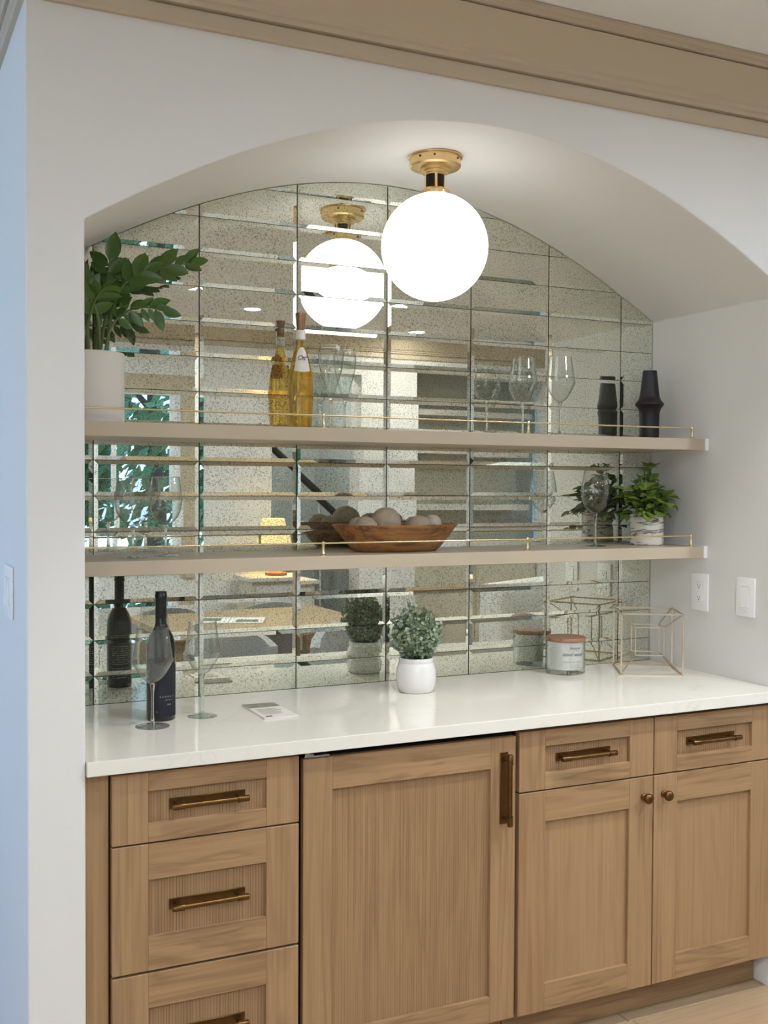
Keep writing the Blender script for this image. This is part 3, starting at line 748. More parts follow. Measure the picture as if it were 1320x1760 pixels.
bw = empty('wooden_bowl', (.886, -.155, 1.3433)); tag(bw, 'oblong olive wood bowl full of balls on the lower shelf', 'bowl')
bm = BM()
def superell(rx, ry, z, n=56, e=1.0):
    R = []
    for k in range(n):
        a = 2*PI*k/n; ca, sa = math.cos(a), math.sin(a)
        R.append(bm.verts.new((rx*abs(ca)**e*(1 if ca >= 0 else -1), ry*abs(sa)**e*(1 if sa >= 0 else -1), z)))
    return R
prof = [(.128, .062, 0), (.140, .072, .004), (.158, .086, .022), (.178, .098, .045), (.196, .107, .068), (.2085, .112, .0815), (.2075, .111, .083), (.200, .104, .081), (.186, .094, .062), (.160, .078, .032), (.130, .056, .014), (.05, .02, .011)]
rings = [superell(rx, ry, z+.0) for rx, ry, z in prof]
for A_, B_ in zip(rings, rings[1:]):
    for k in range(56): bm.faces.new((A_[k], A_[(k+1) % 56], B_[(k+1) % 56], B_[k]))
bm.faces.new(rings[0][::-1]); bm.faces.new(rings[-1])
obj('shell', bm, OLIVE, bw, 45)
def deco_ball(x, y, z, r, label, mat):
    bm = BM(); ball(bm, (0, 0, 0), r, 28, 18)
    rnd = random.Random(int(r*1e5)); nrm = [(Vector((rnd.gauss(0, 1), rnd.gauss(0, 1), rnd.gauss(0, 1))).normalized(), rnd.uniform(20, 40)) for _ in range(7)]
    for v in bm.verts:
        n_ = v.co.normalized(); v.co += n_*sum(.0006*math.sin(k_*n_.dot(q)+k_) for q, k_ in nrm)*.5
    o = obj('decorative_ball', bm, mat, None, 60); o.location = (x, y, z)
    tag(o, label, 'ball', 'balls in the wooden bowl'); o.rotation_euler = (rnd.random()*6, rnd.random()*6, 0)
zb = 1.3433
deco_ball(.853, -.150, zb+.0865, .0475, 'largest twine ball, in the middle of the wooden bowl', BALL)
deco_ball(.771, -.182, zb+.0710, .0365, 'twine ball at the left end of the wooden bowl', BALL)
deco_ball(.953, -.176, zb+.0660, .0430, 'twine ball right of the largest one in the wooden bowl', BALL)
deco_ball(1.022, -.135, zb+.0800, .0300, 'pale speckled ball at the right end of the wooden bowl', BALL2)
deco_ball(.972, -.098, zb+.0800, .0240, 'small pale ball behind the speckled one in the wooden bowl', BALL2)
deco_ball(.776, -.112, zb+.0750, .0280, 'small ball half hidden at the back left of the wooden bowl', BALL)

b = empty('candle_jar', (1.553, -.102, ZCT+.0005)); tag(b, 'white scented candle jar with flat wooden lid on the counter', 'candle')
R = .0665
bm = BM(); lathe(bm, [(0, 0), (R-.004, 0), (R, .004), (R, .1095), (R-.0035, .1095), (R-.0035, .0165), (0, .0165)], 56); obj('glass_jar', bm, GLASS, b, 40)
bm = BM(); lathe(bm, [(0, .0170), (R-.0040, .0170), (R-.0040, .1085), (0, .1085)], 56); jar = obj('lining', bm, WAX, b, 40)
bm = BM(); lathe(bm, [(0, .1100), (R+.0005, .1100), (R+.0015, .1115), (R+.0015, .1205), (R, .1225), (0, .1225)], 56); obj('lid', bm, LID, b, 40)
RC = R+.0004; AF = -1.68
text_mesh('lettering', 'Seasonal', .0115, INKK, b, on_cyl(RC, AF, .0880), shear=.4)
text_mesh('lettering', 'est. 1892', .0038, INKK, b, on_cyl(RC, AF+.03, .0825))
text_mesh('lettering', 'island wood', .0150, INKK, b, on_cyl(RC, AF-.10, .0655), shear=.45)
text_mesh('lettering', 'SCENTED SOY CANDLE', .0052, INKK, b, on_cyl(RC, AF-.10, .0435), spacing=1.25)
text_mesh('lettering', 'NATURAL WAX', .0036, INKK, b, on_cyl(RC, AF+.05, .0315), spacing=1.2)
text_mesh('lettering', 'NET WT 12 OZ (340 G)', .0036, INKK, b, on_cyl(RC, AF+.05, .0255), spacing=1.1)
text_mesh('lettering', 'ISLAND', .0036, INKK, b, on_cyl(RC, AF+.05, .0195), spacing=1.2)

# brochure on the counter
b = empty('brochure', (0, 0, ZCT+.0004)); tag(b, 'small folded brochure with grey photo top lying on the counter', 'brochure')
c4 = [Vector((.381, -.190, 0)), Vector((.475, -.190, 0)), Vector((.478, -.388, 0)), Vector((.380, -.388, 0))]
for i, (dz, th) in enumerate(((0, .0018), (.0022, .0016))):
    bm = BM(); extr(bm, [(p.x+.0015*i, p.y+.001*i, dz) for p in c4], (0, 0, th)); obj('page', bm, PAPER, b)
bm = BM(); z = .0040; extr(bm, [(.383, -.191, z), (.476, -.191, z), (.4765, -.248, z), (.383, -.248, z)], (0, 0, .0002)); pc = obj('cover_photo', bm, plain('grey_photo', S((140, 136, 122)), .4, noise=.6, scale=45), b)
def flat(x0, y0, z): return lambda x, y: (x0+x, y0+y, z)
bm = BM()
for k in range(7): box(bm, .395, .395+random.uniform(.04, .07), -.275-k*.011, -.2735-k*.011, z, z+.0002)
box(bm, .392, .410, -.372, -.362, z, z+.0002)
obj('print_lines', bm, INKK, b)['kind'] = 'stuff'

# ================================================================= TESSERACT CUBE
b = empty('wire_cube', (1.697, -.216, ZCT), math.atan2(-.104, .179)); tag(b, 'champagne metal wire cube with a smaller cube hung inside', 'sculpture')
a = .205; t = .0032; i0, i1 = a*.27, a*.73
def cube_edges(lo, hi):
    P = [Vector((x, y, z)) for x in (lo, hi) for y in (lo, hi) for z in (lo, hi)]
    return [(p, q) for i, p in enumerate(P) for q in P[i+1:] if sum(abs(p[k]-q[k]) > 1e-6 for k in range(3)) == 1]
def bar(name, p, q, w_, parent):
    p, q = Vector(p), Vector(q); d = (q-p).normalized(); up = Vector((0, 0, 1)) if abs(d.z) < .95 else Vector((1, 0, 0))
    x = d.cross(up).normalized(); y = x.cross(d); bm = BM(); h = w_/2
    v = [[bm.verts.new(P+x*sx_*h+y*sy_*h) for sx_, sy_ in ((-1, -1), (1, -1), (1, 1), (-1, 1))] for P in (p-d*h, q+d*h)]
    for k in range(4): bm.faces.new((v[0][k], v[0][(k+1) % 4], v[1][(k+1) % 4], v[1][k]))
    bm.faces.new(v[0]); bm.faces.new(v[1]); return obj(name, bm, CHAMP, parent)
off = Vector((0, 0, t))
for p, q in cube_edges(t*.5, a-t*.5): bar('outer_bar', p+Vector((0, 0, t*.3)), q+Vector((0, 0, t*.3)), .0052, b)
for p, q in cube_edges(i0, i1): bar('inner_bar', p+off, q+off, .0032, b)
for x in (0, 1):
    for y in (0, 1):
        for z in (0, 1):
            bar('strut', Vector((x*(a-t), y*(a-t), z*(a-t)))+off*.8, Vector((i1 if x else i0, i1 if y else i0, i1 if z else i0))+off, .0030, b)

# ================================================================= WALL PLATES
def plate(name, loc, rz, label, gangs, kind, wd=None, group=None):
    """faces local -Y"""
    b = empty(name, loc, rz); tag(b, label, 'outlet' if kind == 'outlet' else 'switch')
    h = .0635; wd = wd or (.0375+.046*(gangs-1)*.5+.0)
    bm = BM(); box(bm, -wd, wd, -.0065, -.0004, -h, h, bev=.003, seg=2); obj('cover_plate', bm, PLAST, b, 40)
    for g in range(gangs):
        cx = (g-(gangs-1)/2)*.046
        bm = BM(); box(bm, cx-.0175, cx+.0175, -.0068, -.0060, -.0345, .0345); obj('bezel', bm, SLOT if False else plain('bezel_grey', S((196, 194, 190)), .5), b)
        if kind == 'switch':
            bm = BM(); v = box(bm, cx-.0162, cx+.0162, -.0095, -.0066, -.033, .033)
            for q in v:
                if q.co.y < -.009 and q.co.z > 0: q.co.y = -.0075
                if q.co.y < -.009 and q.co.z < 0: q.co.y = -.0115
            obj('rocker', bm, PLAST, b)
        else:
            bm = BM(); box(bm, cx-.0165, cx+.0165, -.0085, -.0066, -.0335, .0335, bev=.0006, seg=1); obj('receptacle', bm, PLAST, b)
            bm = BM()
            for s in (-1, 1):
                zc = s*.0205
                box(bm, cx-.0068, cx-.0052, -.0088, -.0084, zc-.001, zc+.007); box(bm, cx+.0048, cx+.0064, -.0088, -.0084, zc, zc+.006)
                box(bm, cx-.002, cx+.002, -.0088, -.0084, zc-.0075, zc-.0035)
            obj('slots', bm, SLOT, b)['kind'] = 'stuff'
            bm = BM()
            for s in (-1, 1): box(bm, cx-.0085, cx+.0085, -.0094, -.0084, s*.0035-.0025, s*.0035+.0025, bev=.0004, seg=1)
            obj('test_buttons', bm, PLAST, b)['kind'] = 'stuff'
    bm = BM()
    for s in (-1, 1):
        for g in range(gangs): lathe(bm, [(0, 0), (.0028, 0), (.0022, .001), (0, .0012)], 10, ((g-(gangs-1)/2)*.046, s*.048, .0064))
    bmesh.ops.rotate(bm, verts=bm.verts, cent=(0, 0, 0), matrix=Matrix.Rotation(PI/2, 3, 'X')); obj('screws', bm, PLAST, b)['kind'] = 'stuff'
plate('power_outlet', (W, -.265, 1.186), -PI/2, 'white outlet plate with two sockets on the niche side wall', 1, 'outlet', .041)
plate('light_switch', (W, -.479, 1.188), -PI/2, 'white rocker switch plate on the niche side wall, right of the outlet', 1, 'switch', .041)
plate('light_switch', (XE, -.34, 1.280), -PI/2, 'white double rocker switch plate on the blue lit wall at far left', 2, 'switch', .075)

# ================================================================= PLANTS
# ZZ plant in matte white cylinder
P0 = Vector((-.030, -.150, 1.7062)); PR = .0875; PH = .190
zz = empty('zz_plant', P0); tag(zz, 'dark green leafy plant in a tall white cylinder pot, upper shelf', 'plant')
bm = BM(); lathe(bm, [(0, 0), (PR-.003, 0), (PR, .003), (PR, PH-.002), (PR-.002, PH), (PR-.007, PH), (PR-.008, PH-.02), (0, PH-.02)], 56); obj('pot', bm, WHITEM, zz, 40)
bm = BM(); lathe(bm, [(0, PH-.012), (PR-.009, PH-.016)], 24); obj('soil', bm, SOIL, zz)
zl_ = [leaf_mesh('leaf', .080, .040, .3, .10, mat=LEAFZ), leaf_mesh('leaf', .068, .034, .25, -.08, mat=LEAFZ), leaf_mesh('leaf', .054, .025, .3, .22, mat=LEAFZ)]
def frond(pts, side, n, size, start=.35, r=.0048, spread=60, droop=0):
    """stem with paired leaves; side = vector that the two leaf ranks spread along"""
    pts = smooth_curve(pts, 6); pts = [p-P0 for p in pts]; N_ = len(pts)
    bm = BM(); tube(bm, pts, [r*(1-.6*k/(N_-1)) for k in range(N_)], 8); st_ = obj('stem', bm, STALK, zz, 60)
    for k in range(n):
        t_ = start+(1-start)*k/(n-1) if n > 1 else 1; idx = min(N_-2, int(t_*(N_-1))); p = pts[idx]
        d = (pts[idx+1]-pts[max(idx-1, 0)]).normalized(); s_ = Vector(side); s_ = (s_-d*s_.dot(d)).normalized()
        up = s_.cross(d)
        for sg in ((-1, 1) if k < n-1 else (0,)):
            ang = math.radians(spread*(1-.35*t_)+random.uniform(-12, 12))
            dd = d*math.cos(ang)+s_*sg*math.sin(ang)+up*random.uniform(-.25, .25)+Vector((0, 0, -droop))
            upv = up*(1 if up.z > 0 or abs(up.z) < .2 and up.y < 0 else -1)+s_*random.uniform(-.4, .4)
            if sg == 0: dd = d
            if (P0+p+dd*.06*size).x < XL+.03: dd.x = abs(dd.x)*.5
            while (P0+p+dd*.095*size).z > arch_z((P0+p+dd*.095*size).x)-.022 and dd.z > -.6: dd.z -= .1
            if (P0+p+dd*.06*size).y > -.01: dd.y = -abs(dd.y)
            o = link('leaf', random.choice(zl_), zz)
            mm = orient(p+s_*sg*.002, dd, upv, size*random.uniform(.85, 1.1)); o.matrix_local = mm
            vv = [P0+mm @ v.co for v in o.data.vertices]
            if any(q.x < XL+.004 or q.y > -.004 or q.z > arch_z(q.x)-.006 for q in vv): bpy.data.objects.remove(o)
y = -.15
def PZ(x, z, dy=0): return (x, y+dy, z)
frond([PZ(-.02, 1.88), PZ(-.005, 2.0), PZ(.012, 2.09), PZ(.022, 2.155)], (1, -.3, .1), 6, 1.0, .5, .0065, 65)
frond([PZ(-.005, 1.88, .02), PZ(.02, 2.02, .02), PZ(.085, 2.105, .0), PZ(.17, 2.145), PZ(.255, 2.165)], (.2, -.35, 1), 9, .85, .42, .0045, 48)
frond([PZ(.0, 1.88, -.03), PZ(.012, 1.95, -.03), PZ(.050, 2.005, -.03), PZ(.11, 2.025, -.03), PZ(.165, 2.018, -.03)], (.1, -.2, 1), 7, .72, .42, .004, 62, .45)
frond([PZ(-.01, 1.88, -.02), PZ(-.02, 1.99, -.04), PZ(-.045, 2.04, -.06), PZ(-.055, 2.08, -.07)], (1, .4, 0), 6, 1.0, .4, .0055, 65)
frond([PZ(-.03, 1.88, .03), PZ(-.03, 2.0, .05), PZ(-.02, 2.09, .05), PZ(-.03, 2.14, .04)], (1, -.5, .2), 6, 1.0, .4, .0055, 70)
frond([PZ(.01, 1.88, 0), PZ(.02, 2.0, -.02), PZ(.05, 2.08, -.04), PZ(.11, 2.12, -.05)], (-.4, .3, 1), 6, 1.0, .35, .005, 60)
frond([PZ(-.04, 1.88, -.02), PZ(-.045, 1.96, -.03), PZ(-.03, 2.03, -.06), PZ(-.01, 2.06, -.08)], (1, 0, .4), 4, .9, .5, .0055, 60)

# leafy plant in marbled pot
P1 = Vector((1.862, -.140, 1.3433)); PR = .058; PH = .106
lp = empty('potted_plant', P1); tag(lp, 'bright green bushy plant in a white and grey marbled pot', 'plant')
bm = BM(); lathe(bm, [(0, 0), (PR-.002, 0), (PR, .002), (PR, PH-.001), (PR-.001, PH), (PR-.005, PH), (PR-.006, PH-.012), (0, PH-.012)], 48); obj('pot', bm, MARB, lp, 40)
bm = BM(); lathe(bm, [(0, PH-.008), (PR-.007, PH-.010)], 24); obj('soil', bm, SOIL, lp)
ml = [leaf_mesh('leaf', .046, .032, .3, .15, 4, mat=LEAFM), leaf_mesh('leaf', .038, .026, .25, .3, 4, mat=LEAFM)]
rnd = random.Random(11); nleaf = 0
tips = []
for k in range(60):
    a = rnd.uniform(0, 2*PI); e = math.acos(rnd.uniform(-.30, 1)); R_ = rnd.uniform(.050, .100)
    v = Vector((math.sin(e)*math.cos(a)*R_*1.0, math.sin(e)*math.sin(a)*R_*.95, math.cos(e)*R_*1.42+.035))
    q = P1+v
    if v.x > .098: v.x = .098
    tips.append(v)
bm = BM()
for v in tips:
    base = Vector((v.x*.25, v.y*.25, PH-.012)); tip = Vector((v.x, v.y, PH+v.z-.01)); mid = (base+tip)/2+Vector((0, 0, .025))
    pts = bez(base, mid, tip, 6); tube(bm, pts, .0011, 5)
    for j in range(2, 7):
        if nleaf > 297: break
        p = pts[j]; d = (pts[j]-pts[j-1]).normalized()
        cnt = 2 if j < 6 else 4
        for c_ in range(cnt):
            if cnt == 2 and rnd.random() < .4: continue
            aa = rnd.uniform(0, 2*PI); sd = Vector((math.cos(aa), math.sin(aa), rnd.uniform(-.5, .5)))
            dd = d*.4+sd*.8
            if (P1+p).x+dd.x*.035 > W-.01: dd.x *= -.4
            o = link('leaf', rnd.choice(ml), lp); o.matrix_local = orient(p, dd, Vector((0, -.4, 1))+sd*.2, rnd.uniform(.8, 1.15)); nleaf += 1
obj('twigs', bm, STALK, lp)['kind'] = 'stuff'

# small artificial shrub in glossy white jar
P2 = Vector((.940, -.190, ZCT+.0005))
sp_ = empty('potted_shrub', P2); tag(sp_, 'grey green small leaved shrub in a round glossy white jar', 'plant')
bm = BM(); lathe(bm, [(0, 0), (.050, 0), (.0545, .004), (.0605, .022), (.0620, .045), (.0605, .068), (.0555, .085), (.0525, .090), (.0535, .094), (.0535, .102), (.0515, .1045), (.0480, .1045), (.0470, .100), (.047, .09), (0, .09)], 48); obj('pot', bm, WHITEC, sp_, 40)
bm = BM(); lathe(bm, [(0, .097), (.0465, .096)], 24); obj('soil', bm, SOIL, sp_)
rnd = random.Random(5); Vv = []; Ff = []; mi_ = []; bm = BM()
for k in range(250):
    a = rnd.uniform(0, 2*PI); e = math.acos(rnd.uniform(-.45, 1)); R_ = rnd.uniform(.045, .080)*(1 if rnd.random() < .85 else 1.2)
    tip = Vector((math.sin(e)*math.cos(a)*R_, math.sin(e)*math.sin(a)*R_, .178+math.cos(e)*R_*1.05))
    b0 = Vector((tip.x*.35, tip.y*.35, .096)); pts = bez(b0, (b0+tip)/2+Vector((tip.x*.15, tip.y*.15, .01)), tip, 9)
    tube(bm, pts, .0007, 4)
    for j in range(2, 10):
        p = pts[j]; d = (pts[j]-pts[j-1]).normalized(); ph = rnd.uniform(0, PI)
        for sg in (0, PI):
            x_ = d.orthogonal().normalized(); x_ = Quaternion(d, ph+j*PI/2+sg) @ x_
            L_ = rnd.uniform(.010, .014); W_ = L_*.42; dirv = (x_+d*.45).normalized(); sd = dirv.cross(d).normalized()
            dirv = (dirv+Vector((rnd.gauss(0, .4), rnd.gauss(0, .4), rnd.gauss(0, .4)))).normalized(); sd = dirv.cross(Vector((rnd.gauss(0, 1), rnd.gauss(0, 1), rnd.gauss(0, 1)))).normalized()
            i = len(Vv); Vv += [p, p+dirv*L_*.35+sd*W_, p+dirv*L_*.8+sd*W_*.8, p+dirv*L_, p+dirv*L_*.8-sd*W_*.8, p+dirv*L_*.35-sd*W_]; Ff.append((i, i+1, i+2, i+3, i+4, i+5)); mi_.append(1 if rnd.random() < .3 else 0)
obj('twigs', bm, STALK, sp_)['kind'] = 'stuff'
me = bpy.data.meshes.new('foliage'); me.from_pydata([tuple(v) for v in Vv], [], Ff); me.materials.append(LEAFE); me.materials.append(LEAFE2)
me.polygons.foreach_set('material_index', mi_)
o = link('foliage', me, sp_); o['kind'] = 'stuff'; o['label'] = 'many tiny grey green leaves'

# ================================================================= THE ROOM SEEN IN THE MIRROR
LENS2 = plain('shielded_lens', (1, 1, 1, 1), .5, em=25)
LENS3 = plain('stair_lens', (1, 1, 1, 1), .5, em=330)
def downlight(x, y, label, lens=LENS):
    b = empty('recessed_light', (x, y, ZC)); tag(b, label, 'ceiling light', 'recessed ceiling lights')
    bm = BM(); lathe(bm, [(.058, -.0005), (.085, -.0005), (.085, -.004), (.060, -.006), (.058, -.003)], 32, closed=True); obj('trim_ring', bm, PLAST, b, 40)
    bm = BM(); lathe(bm, [(0, -.0035), (.0575, -.0035), (.0575, -.001), (0, -.001)], 32); obj('lens', bm, lens, b)
for x, y, l, ln in ((1.90, -4.22, 'round recessed ceiling light mirrored just left of the globe reflection', LENS2), (3.43, -4.60, 'round recessed ceiling light mirrored below the globe', LENS3),
                (-1.5, -4.3, 'added unseen ceiling light behind the camera, left', LENS), (-2.4, -3.4, 'added unseen ceiling light left of the camera', LENS),  # both added out of view to raise the room light
                (4.6, -2.6, 'added unseen ceiling light at the right end of the room', LENS), (.2, -3.6, 'added unseen ceiling light behind the camera, right', LENS),  # both added where the mirror misses them, as fill for room and niche
                (2.4, -2.3, 'added unseen ceiling light in front of the niche, right', LENS),  # added fill light, its reflection kept hidden behind the globe
                (2.72, -5.75, 'added ceiling light that brightens the stair opening', LENS3)):  # added so the stair opening does not go dark
    downlight(x, y, l, ln)
for x, y, l in ((.70, -1.35, 'small shielded ceiling light closest to the left half of the niche'), (1.70, -1.35, 'small shielded ceiling light closest to the right half of the niche')):
    b = empty('recessed_light', (x, y, ZC)); tag(b, l, 'ceiling light', 'recessed ceiling lights')
    bm = BM(); lathe(bm, [(.045, -.0005), (.062, -.0005), (.062, -.004), (.047, -.006), (.045, -.003)], 32, closed=True); obj('trim_ring', bm, PLAST, b, 40)
    bm = BM(); lathe(bm, [(0, -.0025), (.0445, -.0025), (.0445, -.001), (0, -.001)], 32); obj('lens', bm, LENS2, b)
    sl = bpy.data.lights.new('downlight_beam', 'SPOT'); sl.energy = SPOT; sl.color = (1, 1, .98); sl.spot_size = math.radians(88); sl.spot_blend = .5; sl.shadow_soft_size = .04
    so = bpy.data.objects.new('downlight_beam', sl); C.objects.link(so); so.location = (x, y, ZC-.052)
# dining table
tb = empty('dining_table', (1.50, -3.05, ZF)); tag(tb, 'oak dining table mirrored behind the counter wine glasses', 'table')
bm = BM(); box(bm, -.62, .62, -.48, .48, .735, .77, bev=.004); obj('tabletop', bm, TABLEW, tb)
for sx_ in (-1, 1):
    for sy_ in (-1, 1):
        bm = BM(); box(bm, sx_*.54-.035, sx_*.54+.035, sy_*.40-.035, sy_*.40+.035, 0, .7345); obj('leg', bm, TABLEW, tb)
mg = empty('magazine', (1.35, -2.98, ZF+.7705), .4); tag(mg, 'open white magazine lying on the mirrored dining table', 'magazine')
bm = BM(); box(bm, -.2, -.002, -.13, .13, 0, .006); box(bm, .002, .2, -.13, .13, 0, .006); obj('pages', bm, PAPER, mg)
bm = BM(); box(bm, -.17, -.05, -.08, .05, .006, .0064); box(bm, .04, .17, -.02, .09, .006, .0064); obj('pictures', bm, plain('printed_picture', S((96, 110, 90)), .6), mg)
def chair(loc, rz, label):
    b = empty('dining_chair', loc, rz); tag(b, label, 'chair', 'grey dining chairs')
    bm = BM(); box(bm, -.24, .24, -.23, .25, .40, .49, bev=.02); obj('seat', bm, GREYF, b, 50)
    bm = BM(); n = 10; pr = []
    for k in range(n+1):
        a = PI*(.12+.76*k/n); pr.append((.27*math.cos(a), .02+.26*math.sin(a)))
    ins = [(x*.80, (yy-.02)*.80+.02) for x, yy in pr]
    z0, z1 = .44, .80
    def zt(k): return z1-.10*abs(k/n-.5)**2*4
    for k in range(n):
        o0, o1, i0_, i1_ = pr[k], pr[k+1], ins[k], ins[k+1]
        v = [bm.verts.new((p[0], p[1], z)) for p, z in ((o0, z0), (o1, z0), (i1_, z0), (i0_, z0), (o0, zt(k)), (o1, zt(k+1)), (i1_, zt(k+1)), (i0_, zt(k)))]
        for q in ((0, 3, 2, 1), (4, 5, 6, 7), (0, 1, 5, 4), (1, 2, 6, 5), (2, 3, 7, 6), (3, 0, 4, 7)): bm.faces.new([v[i] for i in q])
    bmesh.ops.remove_doubles(bm, verts=bm.verts, dist=1e-5); bmesh.ops.delete(bm, geom=[f for f in bm.faces if all(len(e.link_faces) > 2 for e in f.edges if e.calc_length() > .03)], context='FACES_ONLY')
    obj('backrest', bm, GREYF, b, 50)
    for sx_ in (-1, 1):
        for sy_ in (-1, 1):
            bm = BM(); tube(bm, [(sx_*.21, sy_*.20, 0), (sx_*.19, sy_*.18, .405)], [.012, .018], 10); obj('leg', bm, DARKR, b, 60)
    return b
c1 = chair((1.15, -2.22, ZF), PI, 'curved grey dining chair, left one mirrored behind the right counter wine glass')
c2 = dup(c1, 'grey dining chair mirrored behind the small white potted shrub'); c2.location = (1.85, -2.22, ZF)
c3 = dup(c1, 'grey dining chair on the far side of the mirrored table, left'); c3.location = (1.15, -3.86, ZF); c3.rotation_euler = (0, 0, 0)
c4 = dup(c1, 'grey dining chair on the far side of the mirrored table, right'); c4.location = (1.85, -3.86, ZF); c4.rotation_euler = (0, 0, 0)
# console and lamp
cs = empty('console_table', (2.15, -4.76, ZF)); tag(cs, 'pale console table under the mirrored lamp', 'table')
bm = BM(); box(bm, -.16, .42, -.2, .2, .83, .86, bev=.003); obj('top', bm, PALEF, cs)
bm = BM(); box(bm, -.13, .39, -.17, .17, .60, .829); k_ = obj('case', bm, TAUPE, cs)
for sx_ in (-.115, .375):
    for sy_ in (-.15, .15):
        bm = BM(); box(bm, sx_-.02, sx_+.02, sy_-.02, sy_+.02, 0, .5995); obj('leg', bm, TAUPE, cs)
bm = BM(); box(bm, -.10, .36, .171, .18, .63, .80, bev=.002); k_ = obj('drawer', bm, PALEF, cs)
bm = BM(); ball(bm, (.13, .188, .715), .011, 10, 8); obj('knob', bm, BRONZE, k_)
tl = empty('table_lamp', (2.27, -4.76, ZF+.8605)); tag(tl, 'lit table lamp with pleated cream shade mirrored above the lower shelf', 'lamp')
bm = BM(); lathe(bm, [(0, 0), (.085, 0), (.085, .022), (.02, .035), (.012, .06), (.012, .16), (0, .16)], 24); obj('base', bm, plain('terracotta', S((150, 96, 74)), .6), tl, 40)
bm = BM(); n = 72; R0, R1 = [], []
for k in range(n):
    a = 2*PI*k/n; m_ = 1.03 if k % 2 else .97
    R0.append(bm.verts.new((.155*m_*math.cos(a), .155*m_*math.sin(a), .13))); R1.append(bm.verts.new((.085*m_*math.cos(a), .085*m_*math.sin(a), .46)))
for k in range(n): bm.faces.new((R0[k], R0[(k+1) % n], R1[(k+1) % n], R1[k]))
obj('lamp_shade', bm, SHADE, tl)
bm = BM(); ball(bm, (0, 0, .25), .03, 16, 10); obj('bulb', bm, plain('lamp_bulb', (1, 1, 1, 1), .5, em=90, emc=(1, .78, .42, 1)), tl)
# handrail and steps in the stair opening
hr = empty('staircase', (2.7, -6.0, ZF)); tag(hr, 'dark handrail over a staircase in the mirrored opening', 'staircase')
bm = BM(); tube(bm, [(-.40, -.03, 2.23), (.64, -.03, 1.34)], .032, 10); obj('handrail', bm, DARKR, hr, 50)
for k in range(4):
    z = 2.11-k*.225; bm = BM(); tube(bm, [(-.30+k*.26, -.03, 0.02), (-.30+k*.26, -.03, z)], .009, 6); obj('baluster', bm, PLAST, hr)
for k in range(5):
    bm = BM(); box(bm, .62-k*.2-.2, .62-k*.2, -.6, -.08, 0, .18*(k+1)); obj('step', bm, TAUPE, hr)
# built-in in the alcove
bi = empty('built_in_cabinet', (4.28, -5.4, ZF)); tag(bi, 'taupe built in shelving mirrored to the right of the stair opening', 'cabinet')
bm = BM(); box(bm, -.65, .66, -.20, .22, 0, .90); obj('case', bm, TAUPE, bi)
bm = BM(); box(bm, -.655, .665, -.21, .25, .901, .94, bev=.003); obj('top', bm, PALEF, bi)
for k, z in enumerate((1.35, 1.85, 2.2)):
    bm = BM(); box(bm, -.65, .66, -.21, .12, z, z+.05); obj('shelf', bm, PALEF, bi)
for sx_ in (-1, 1):
    bm = BM(); box(bm, sx_*.325-.30, sx_*.325+.30, .221, .24, .05, .86, bev=.003); d_ = obj('door', bm, TAUPE, bi)
    bm = BM(); ball(bm, (sx_*.06, .252, .60), .014, 10, 8); obj('knob', bm, BRONZE, d_)
vz = empty('vase', (4.15, -5.40, ZF+1.9005)); tag(vz, 'small white vase on the mirrored built in shelf', 'vase')
bm = BM(); lathe(bm, [(0, 0), (.05, 0), (.09, .05), (.085, .09), (.04, .12), (.04, .13), (0, .13)], 24); obj('body', bm, WHITEC, vz, 50)
vz = empty('basket', (4.55, -5.35, ZF+.9405)); tag(vz, 'tan round basket on the mirrored built in cabinet', 'basket')
bm = BM(); lathe(bm, [(0, 0), (.11, 0), (.13, .08), (.12, .16), (.11, .16), (.11, .02), (0, .02)], 24); obj('body', bm, TABLEW, vz, 50)
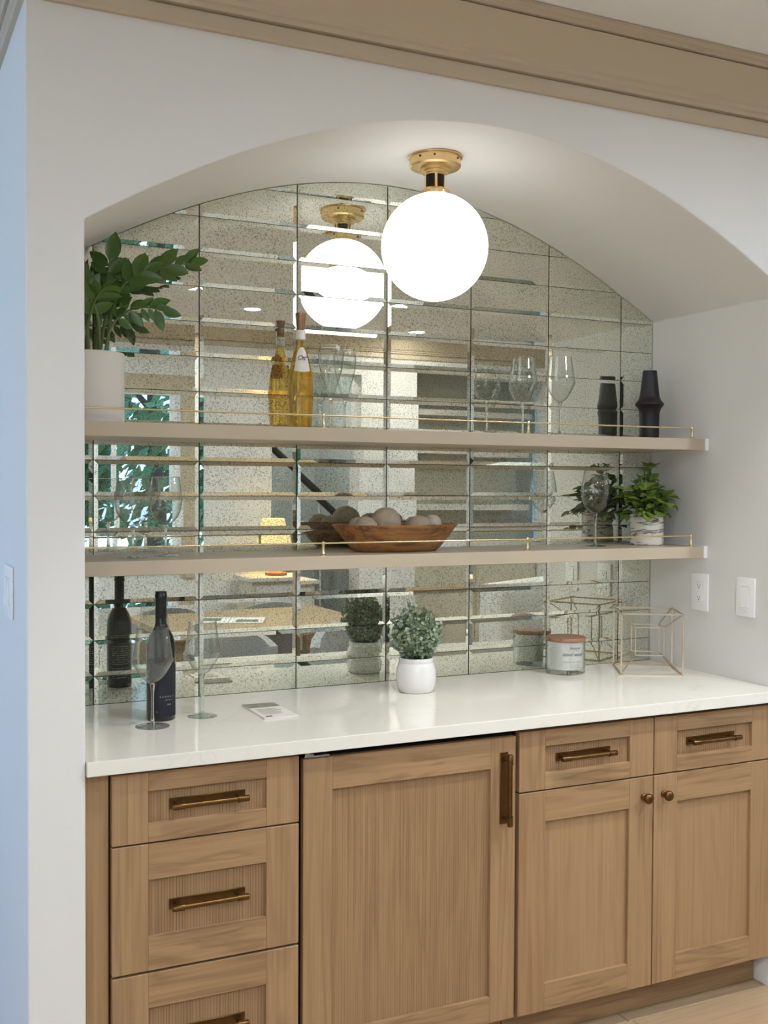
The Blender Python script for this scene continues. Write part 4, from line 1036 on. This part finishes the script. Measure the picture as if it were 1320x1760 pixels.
# armchair
ac = empty('armchair', (3.35, -2.35, ZF), PI*.85); tag(ac, 'pale grey armchair mirrored at the right above the candle jar', 'chair')
bm = BM(); box(bm, -.36, .36, -.36, .34, .14, .44, bev=.04); obj('seat', bm, PALEF, ac, 50)
bm = BM(); box(bm, -.40, .40, .28, .46, .14, .98, bev=.06, seg=3); obj('backrest', bm, PALEF, ac, 50)
for s in (-1, 1):
    bm = BM(); box(bm, s*.43-.08, s*.43+.08, -.36, .36, .14, .62, bev=.04); obj('armrest', bm, PALEF, ac, 50)
    for q in (-1, 1):
        bm = BM(); tube(bm, [(s*.36, q*.28, 0), (s*.36, q*.28, .15)], [.014, .02], 8); obj('leg', bm, DARKR, ac)
cu = empty('cushion', (3.45, -2.25, ZF+.64), PI*.85); tag(cu, 'dark green square cushion on the mirrored armchair', 'cushion')
bm = BM(); box(bm, -.2, .2, -.02, .10, -.19, .19, bev=.05, seg=3); obj('pad', bm, GREENF, cu, 60)

# outdoors: lawn and trees beyond the rear window
tag(ubox('lawn', (-12, 14, -26, YB-2.7, -.6, -.501), GRASS), 'green lawn outside the mirrored window', 'lawn')
def tree(x, y, h, r, label, seed):
    t_ = empty('tree', (x, y, -.5)); tag(t_, label, 'tree', 'trees outside the window')
    bm = BM(); tube(bm, [(0, 0, .002), (0, 0, .4), (.08, .03, h*.4), (0, .1, h*.7)], [.16, .15, .12, .06], 8)
    for k in range(5):
        a = k*1.3; tube(bm, [(0.05, .04, h*(.35+.06*k)), (r*.5*math.cos(a), r*.5*math.sin(a), h*(.5+.06*k))], [.05, .02], 6)
    obj('trunk', bm, BARK, t_, 60)
    rn = random.Random(seed); V_ = []; F_ = []
    for k in range(2600):
        while True:
            p = Vector((rn.uniform(-1, 1), rn.uniform(-1, 1), rn.uniform(-1, 1)))
            if .25 < p.length < 1: break
        p = Vector((p.x*r, p.y*r, h*.62+p.z*h*.42)); n_ = Vector((rn.gauss(0, 1), rn.gauss(0, 1), rn.gauss(0, 1))).normalized(); x_ = n_.orthogonal().normalized(); y_ = n_.cross(x_); s_ = rn.uniform(.07, .15)
        i = len(V_); V_ += [tuple(p-x_*s_), tuple(p+y_*s_*.5), tuple(p+x_*s_), tuple(p-y_*s_*.5)]; F_.append((i, i+1, i+2, i+3))
    me = bpy.data.meshes.new('foliage'); me.from_pydata(V_, [], F_); me.materials.append(FOLI); f_o = link('foliage', me, t_); f_o['kind'] = 'stuff'
tree(1.0, -9.4, 4.6, 1.15, 'bushy green tree nearest the mirrored window', 1)
tree(3.0, -11.8, 5.6, 1.5, 'green tree at the right of the mirrored window', 2)
tree(-.1, -13.0, 5.6, 1.5, 'green tree at the left of the mirrored window', 3)
